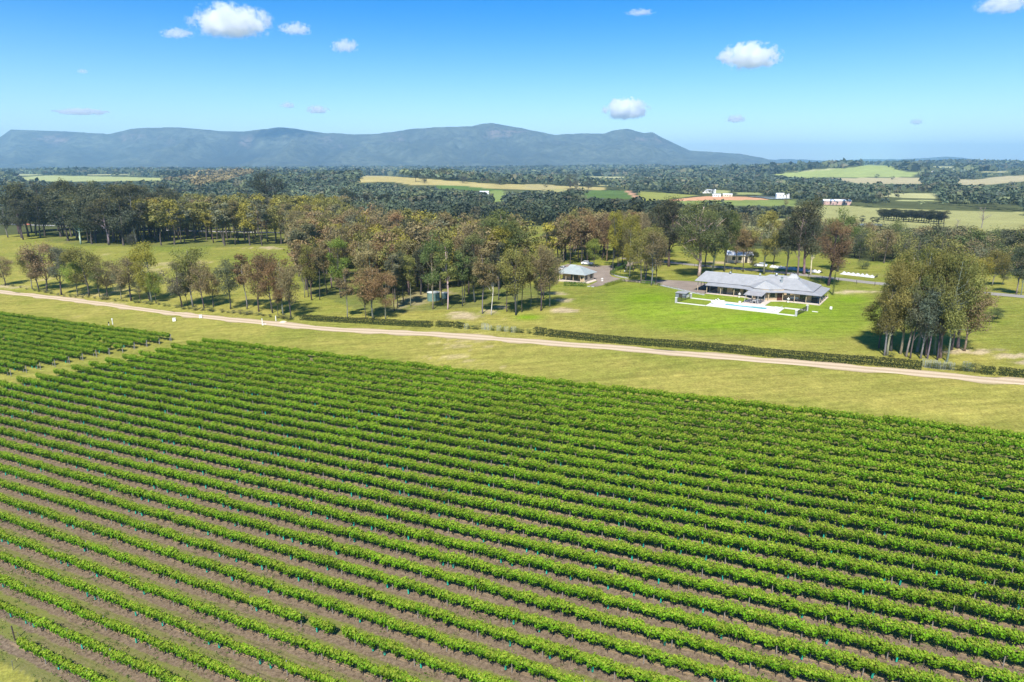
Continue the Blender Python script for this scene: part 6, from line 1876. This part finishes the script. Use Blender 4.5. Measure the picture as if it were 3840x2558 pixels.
# white bird netting bundled along the lane
M['net'] = plain("white_netting", (.46, .46, .45), .9, .12, 1.5)
def netting(a, b_, lab, seed):
    A, B = G(*a), G(*b_); n = 26
    g = random.Random(seed); V, F = [], []
    d = (B - A); d.z = 0; dn = d.normalized(); nn = Vector((-dn.y, dn.x, 0))
    for i in range(n + 1):
        p = A.lerp(B, i / n); z = Tf(p.x, p.y); h = .35 + .6 * math.sin(i * .9 + seed) ** 2 + g.uniform(-.1, .15)
        for k in range(7):
            t = k / 6 * 2 - 1
            q = p + nn * (t * 1.1 + g.uniform(-.1, .1)); V.append((q.x - A.x, q.y - A.y, z - A.z - .05 + h * (1 - t * t) + g.uniform(-.05, .05) * (abs(t) < .9)))
        if i:
            for k in range(6): F.append(((i - 1) * 7 + k, (i - 1) * 7 + k + 1, i * 7 + k + 1, i * 7 + k))
    o = add("vine_netting", mesh_np("netting", V, np.array(F), M['net']), loc=A)
    tag(o, lab, "netting")
netting((2893, 1002), (2975, 1012), "white bundled netting behind the left gum stems", 1); netting((2965, 1010), (3080, 1024), "white bundled netting behind the roof's right end", 2); netting((3155, 1027), (3285, 1042), "white bundled netting right of the rust-crowned gum", 3)

def wire_fence(px, lab, step=5.0, h=1.2):
    P = smooth_path([G(x, y) for x, y in px], step)
    b = Vector((P[0].x, P[0].y, Tf(P[0].x, P[0].y)))
    r = empty("wire_fence", b, 0, lab, "fence")
    pm = MB().tube([(0, 0, -.1), (0, 0, h)], .07, 5).mesh("fence_post", M['vinewood'])
    for p in P: add("post", pm, r, (p.x - b.x, p.y - b.y, Tf(p.x, p.y) - b.z))
    for z in (.4, .75, 1.08): MB().tube([(p.x - b.x, p.y - b.y, Tf(p.x, p.y) - b.z + z) for p in P], .012, 3, cap=False).build("wire", M['steel'], r)
wire_fence([(2560, 998), (2700, 1010), (2900, 1028), (3030, 1044), (3280, 1072)], "post and wire fence along the near side of the lane"); wire_fence([(3080, 1022), (3290, 1040), (3560, 1075), (3840, 1098)], "post and wire fence along the far side of the lane", 6)

# far farmhouses and sheds (pixels of the valley enlargement)
def zz(x, y): return z7([(x, y)])[0]
for x, y, w, d, h, lab, wm in ((905, 361, 22, 10, 5, "white two-winged farmhouse beside the earthworks", M['whitepaint']), (1243, 382, 18, 10, 5, "small white house beside the far dam", M['whitepaint']), (1283, 347, 34, 14, 7, "white-roofed buildings in the trees beyond the dam", M['whitepaint']),
                              (1490, 414, 30, 10, 4.5, "long pink-walled shed at the meadow edge", M['pinkwall']), (940, 378, 12, 6, 3.5, "site hut on the left of the earthworks", M['whitepaint']), (990, 377, 14, 6, 3.5, "site hut in the middle of the earthworks", M['cream']),
                              (2062, 268, 50, 20, 9, "white-roofed winery on the right ridge", M['cream']), (1945, 272, 34, 14, 7, "small pale building on the right ridge", M['cream']), (2130, 258, 34, 16, 8, "upper pale building on the right ridge", M['cream'])):
    bx, by = zz(x, y)
    shed(bx, by, w, d, h, R(-10), lab, wm, M['whiteroof'], "farm building", "farm_building")
for x, y, w, lab in ((1317, 243, 14, "small white house in the trees below the tawny hill"),):
    bx, by = z2([(x, y)])[0]; shed(bx, by, w, 9, 5, 0, lab, M['whitepaint'], M['whiteroof'], "farmhouse", "farm_building")
for x, y, w, lab in ((1283, 106, 40, "white shed at the left mountain foot"), (1475, 106, 60, "long white shed at the left mountain foot"), (1155, 107, 30, "smallest white shed at the left mountain foot")):
    bx, by = z1([(x, y)])[0]; shed(bx, by, w, 16, 8, 0, lab, M['whitepaint'], M['whiteroof'], "farm building", "farm_building")

# power poles and pylons
def pylon(px, py, top, lab):
    b = G(px, py); h = height_at(b, top); r = empty("power_pylon", b, R(20), lab, "pylon")
    t = MB(); w = h * .12; k = h * .012
    for sx in (-1, 1):
        for sy in (-1, 1): t.tube([(sx * w, sy * w, 0), (sx * w * .25, sy * w * .25, h * .65), (sx * w * .12, sy * w * .12, h)], k, 4)
    for i in range(6):
        z0, z1 = h * .65 * i / 6, h * .65 * (i + 1) / 6; w0, w1 = w * (1 - .75 * i / 6), w * (1 - .75 * (i + 1) / 6)
        for s in (-1, 1): t.tube([(-w0, s * w0, z0), (w1, s * w1, z1)], k * .6, 3); t.tube([(s * w0, -w0, z0), (s * w1, w1, z1)], k * .6, 3)
    t.build("tower", M['ridge'], r)
    for z, L_ in ((.7, .26), (.82, .3), (.94, .22)):
        MB().tube([(-h * L_, 0, h * z), (h * L_, 0, h * z)], k, 4).build("cross_arm", M['ridge'], r)
for i, (x, y, t) in enumerate(((65, 272, 255), (120, 272, 255), (297, 284, 256), (555, 270, 248), (695, 262, 243), (810, 262, 243))):
    (bx, by), (_, ty) = z7([(x, y), (x, t)]); pylon(bx, by, ty, f"far power pylon, {ORD[i]} from the left under the mountain")
for i, (x, y, t) in enumerate(((584, 352, 322), (1395 - 1090, 340, 318))):
    (bx, by), (_, ty) = z7([(x, y), (x, t)])
    b = G(bx, by); h = height_at(b, ty); r = empty("power_pole", b, 0, ("pale power pole above the far vineyard", "power pole left of the far vineyard")[i], "pole")
    MB().tube([(0, 0, 0), (0, 0, h)], .25, 5).build("pole", M['post'], r); MB().box(-1.2, 1.2, -.12, .12, h - .9, h - .6).build("cross_arm", M['post'], r)
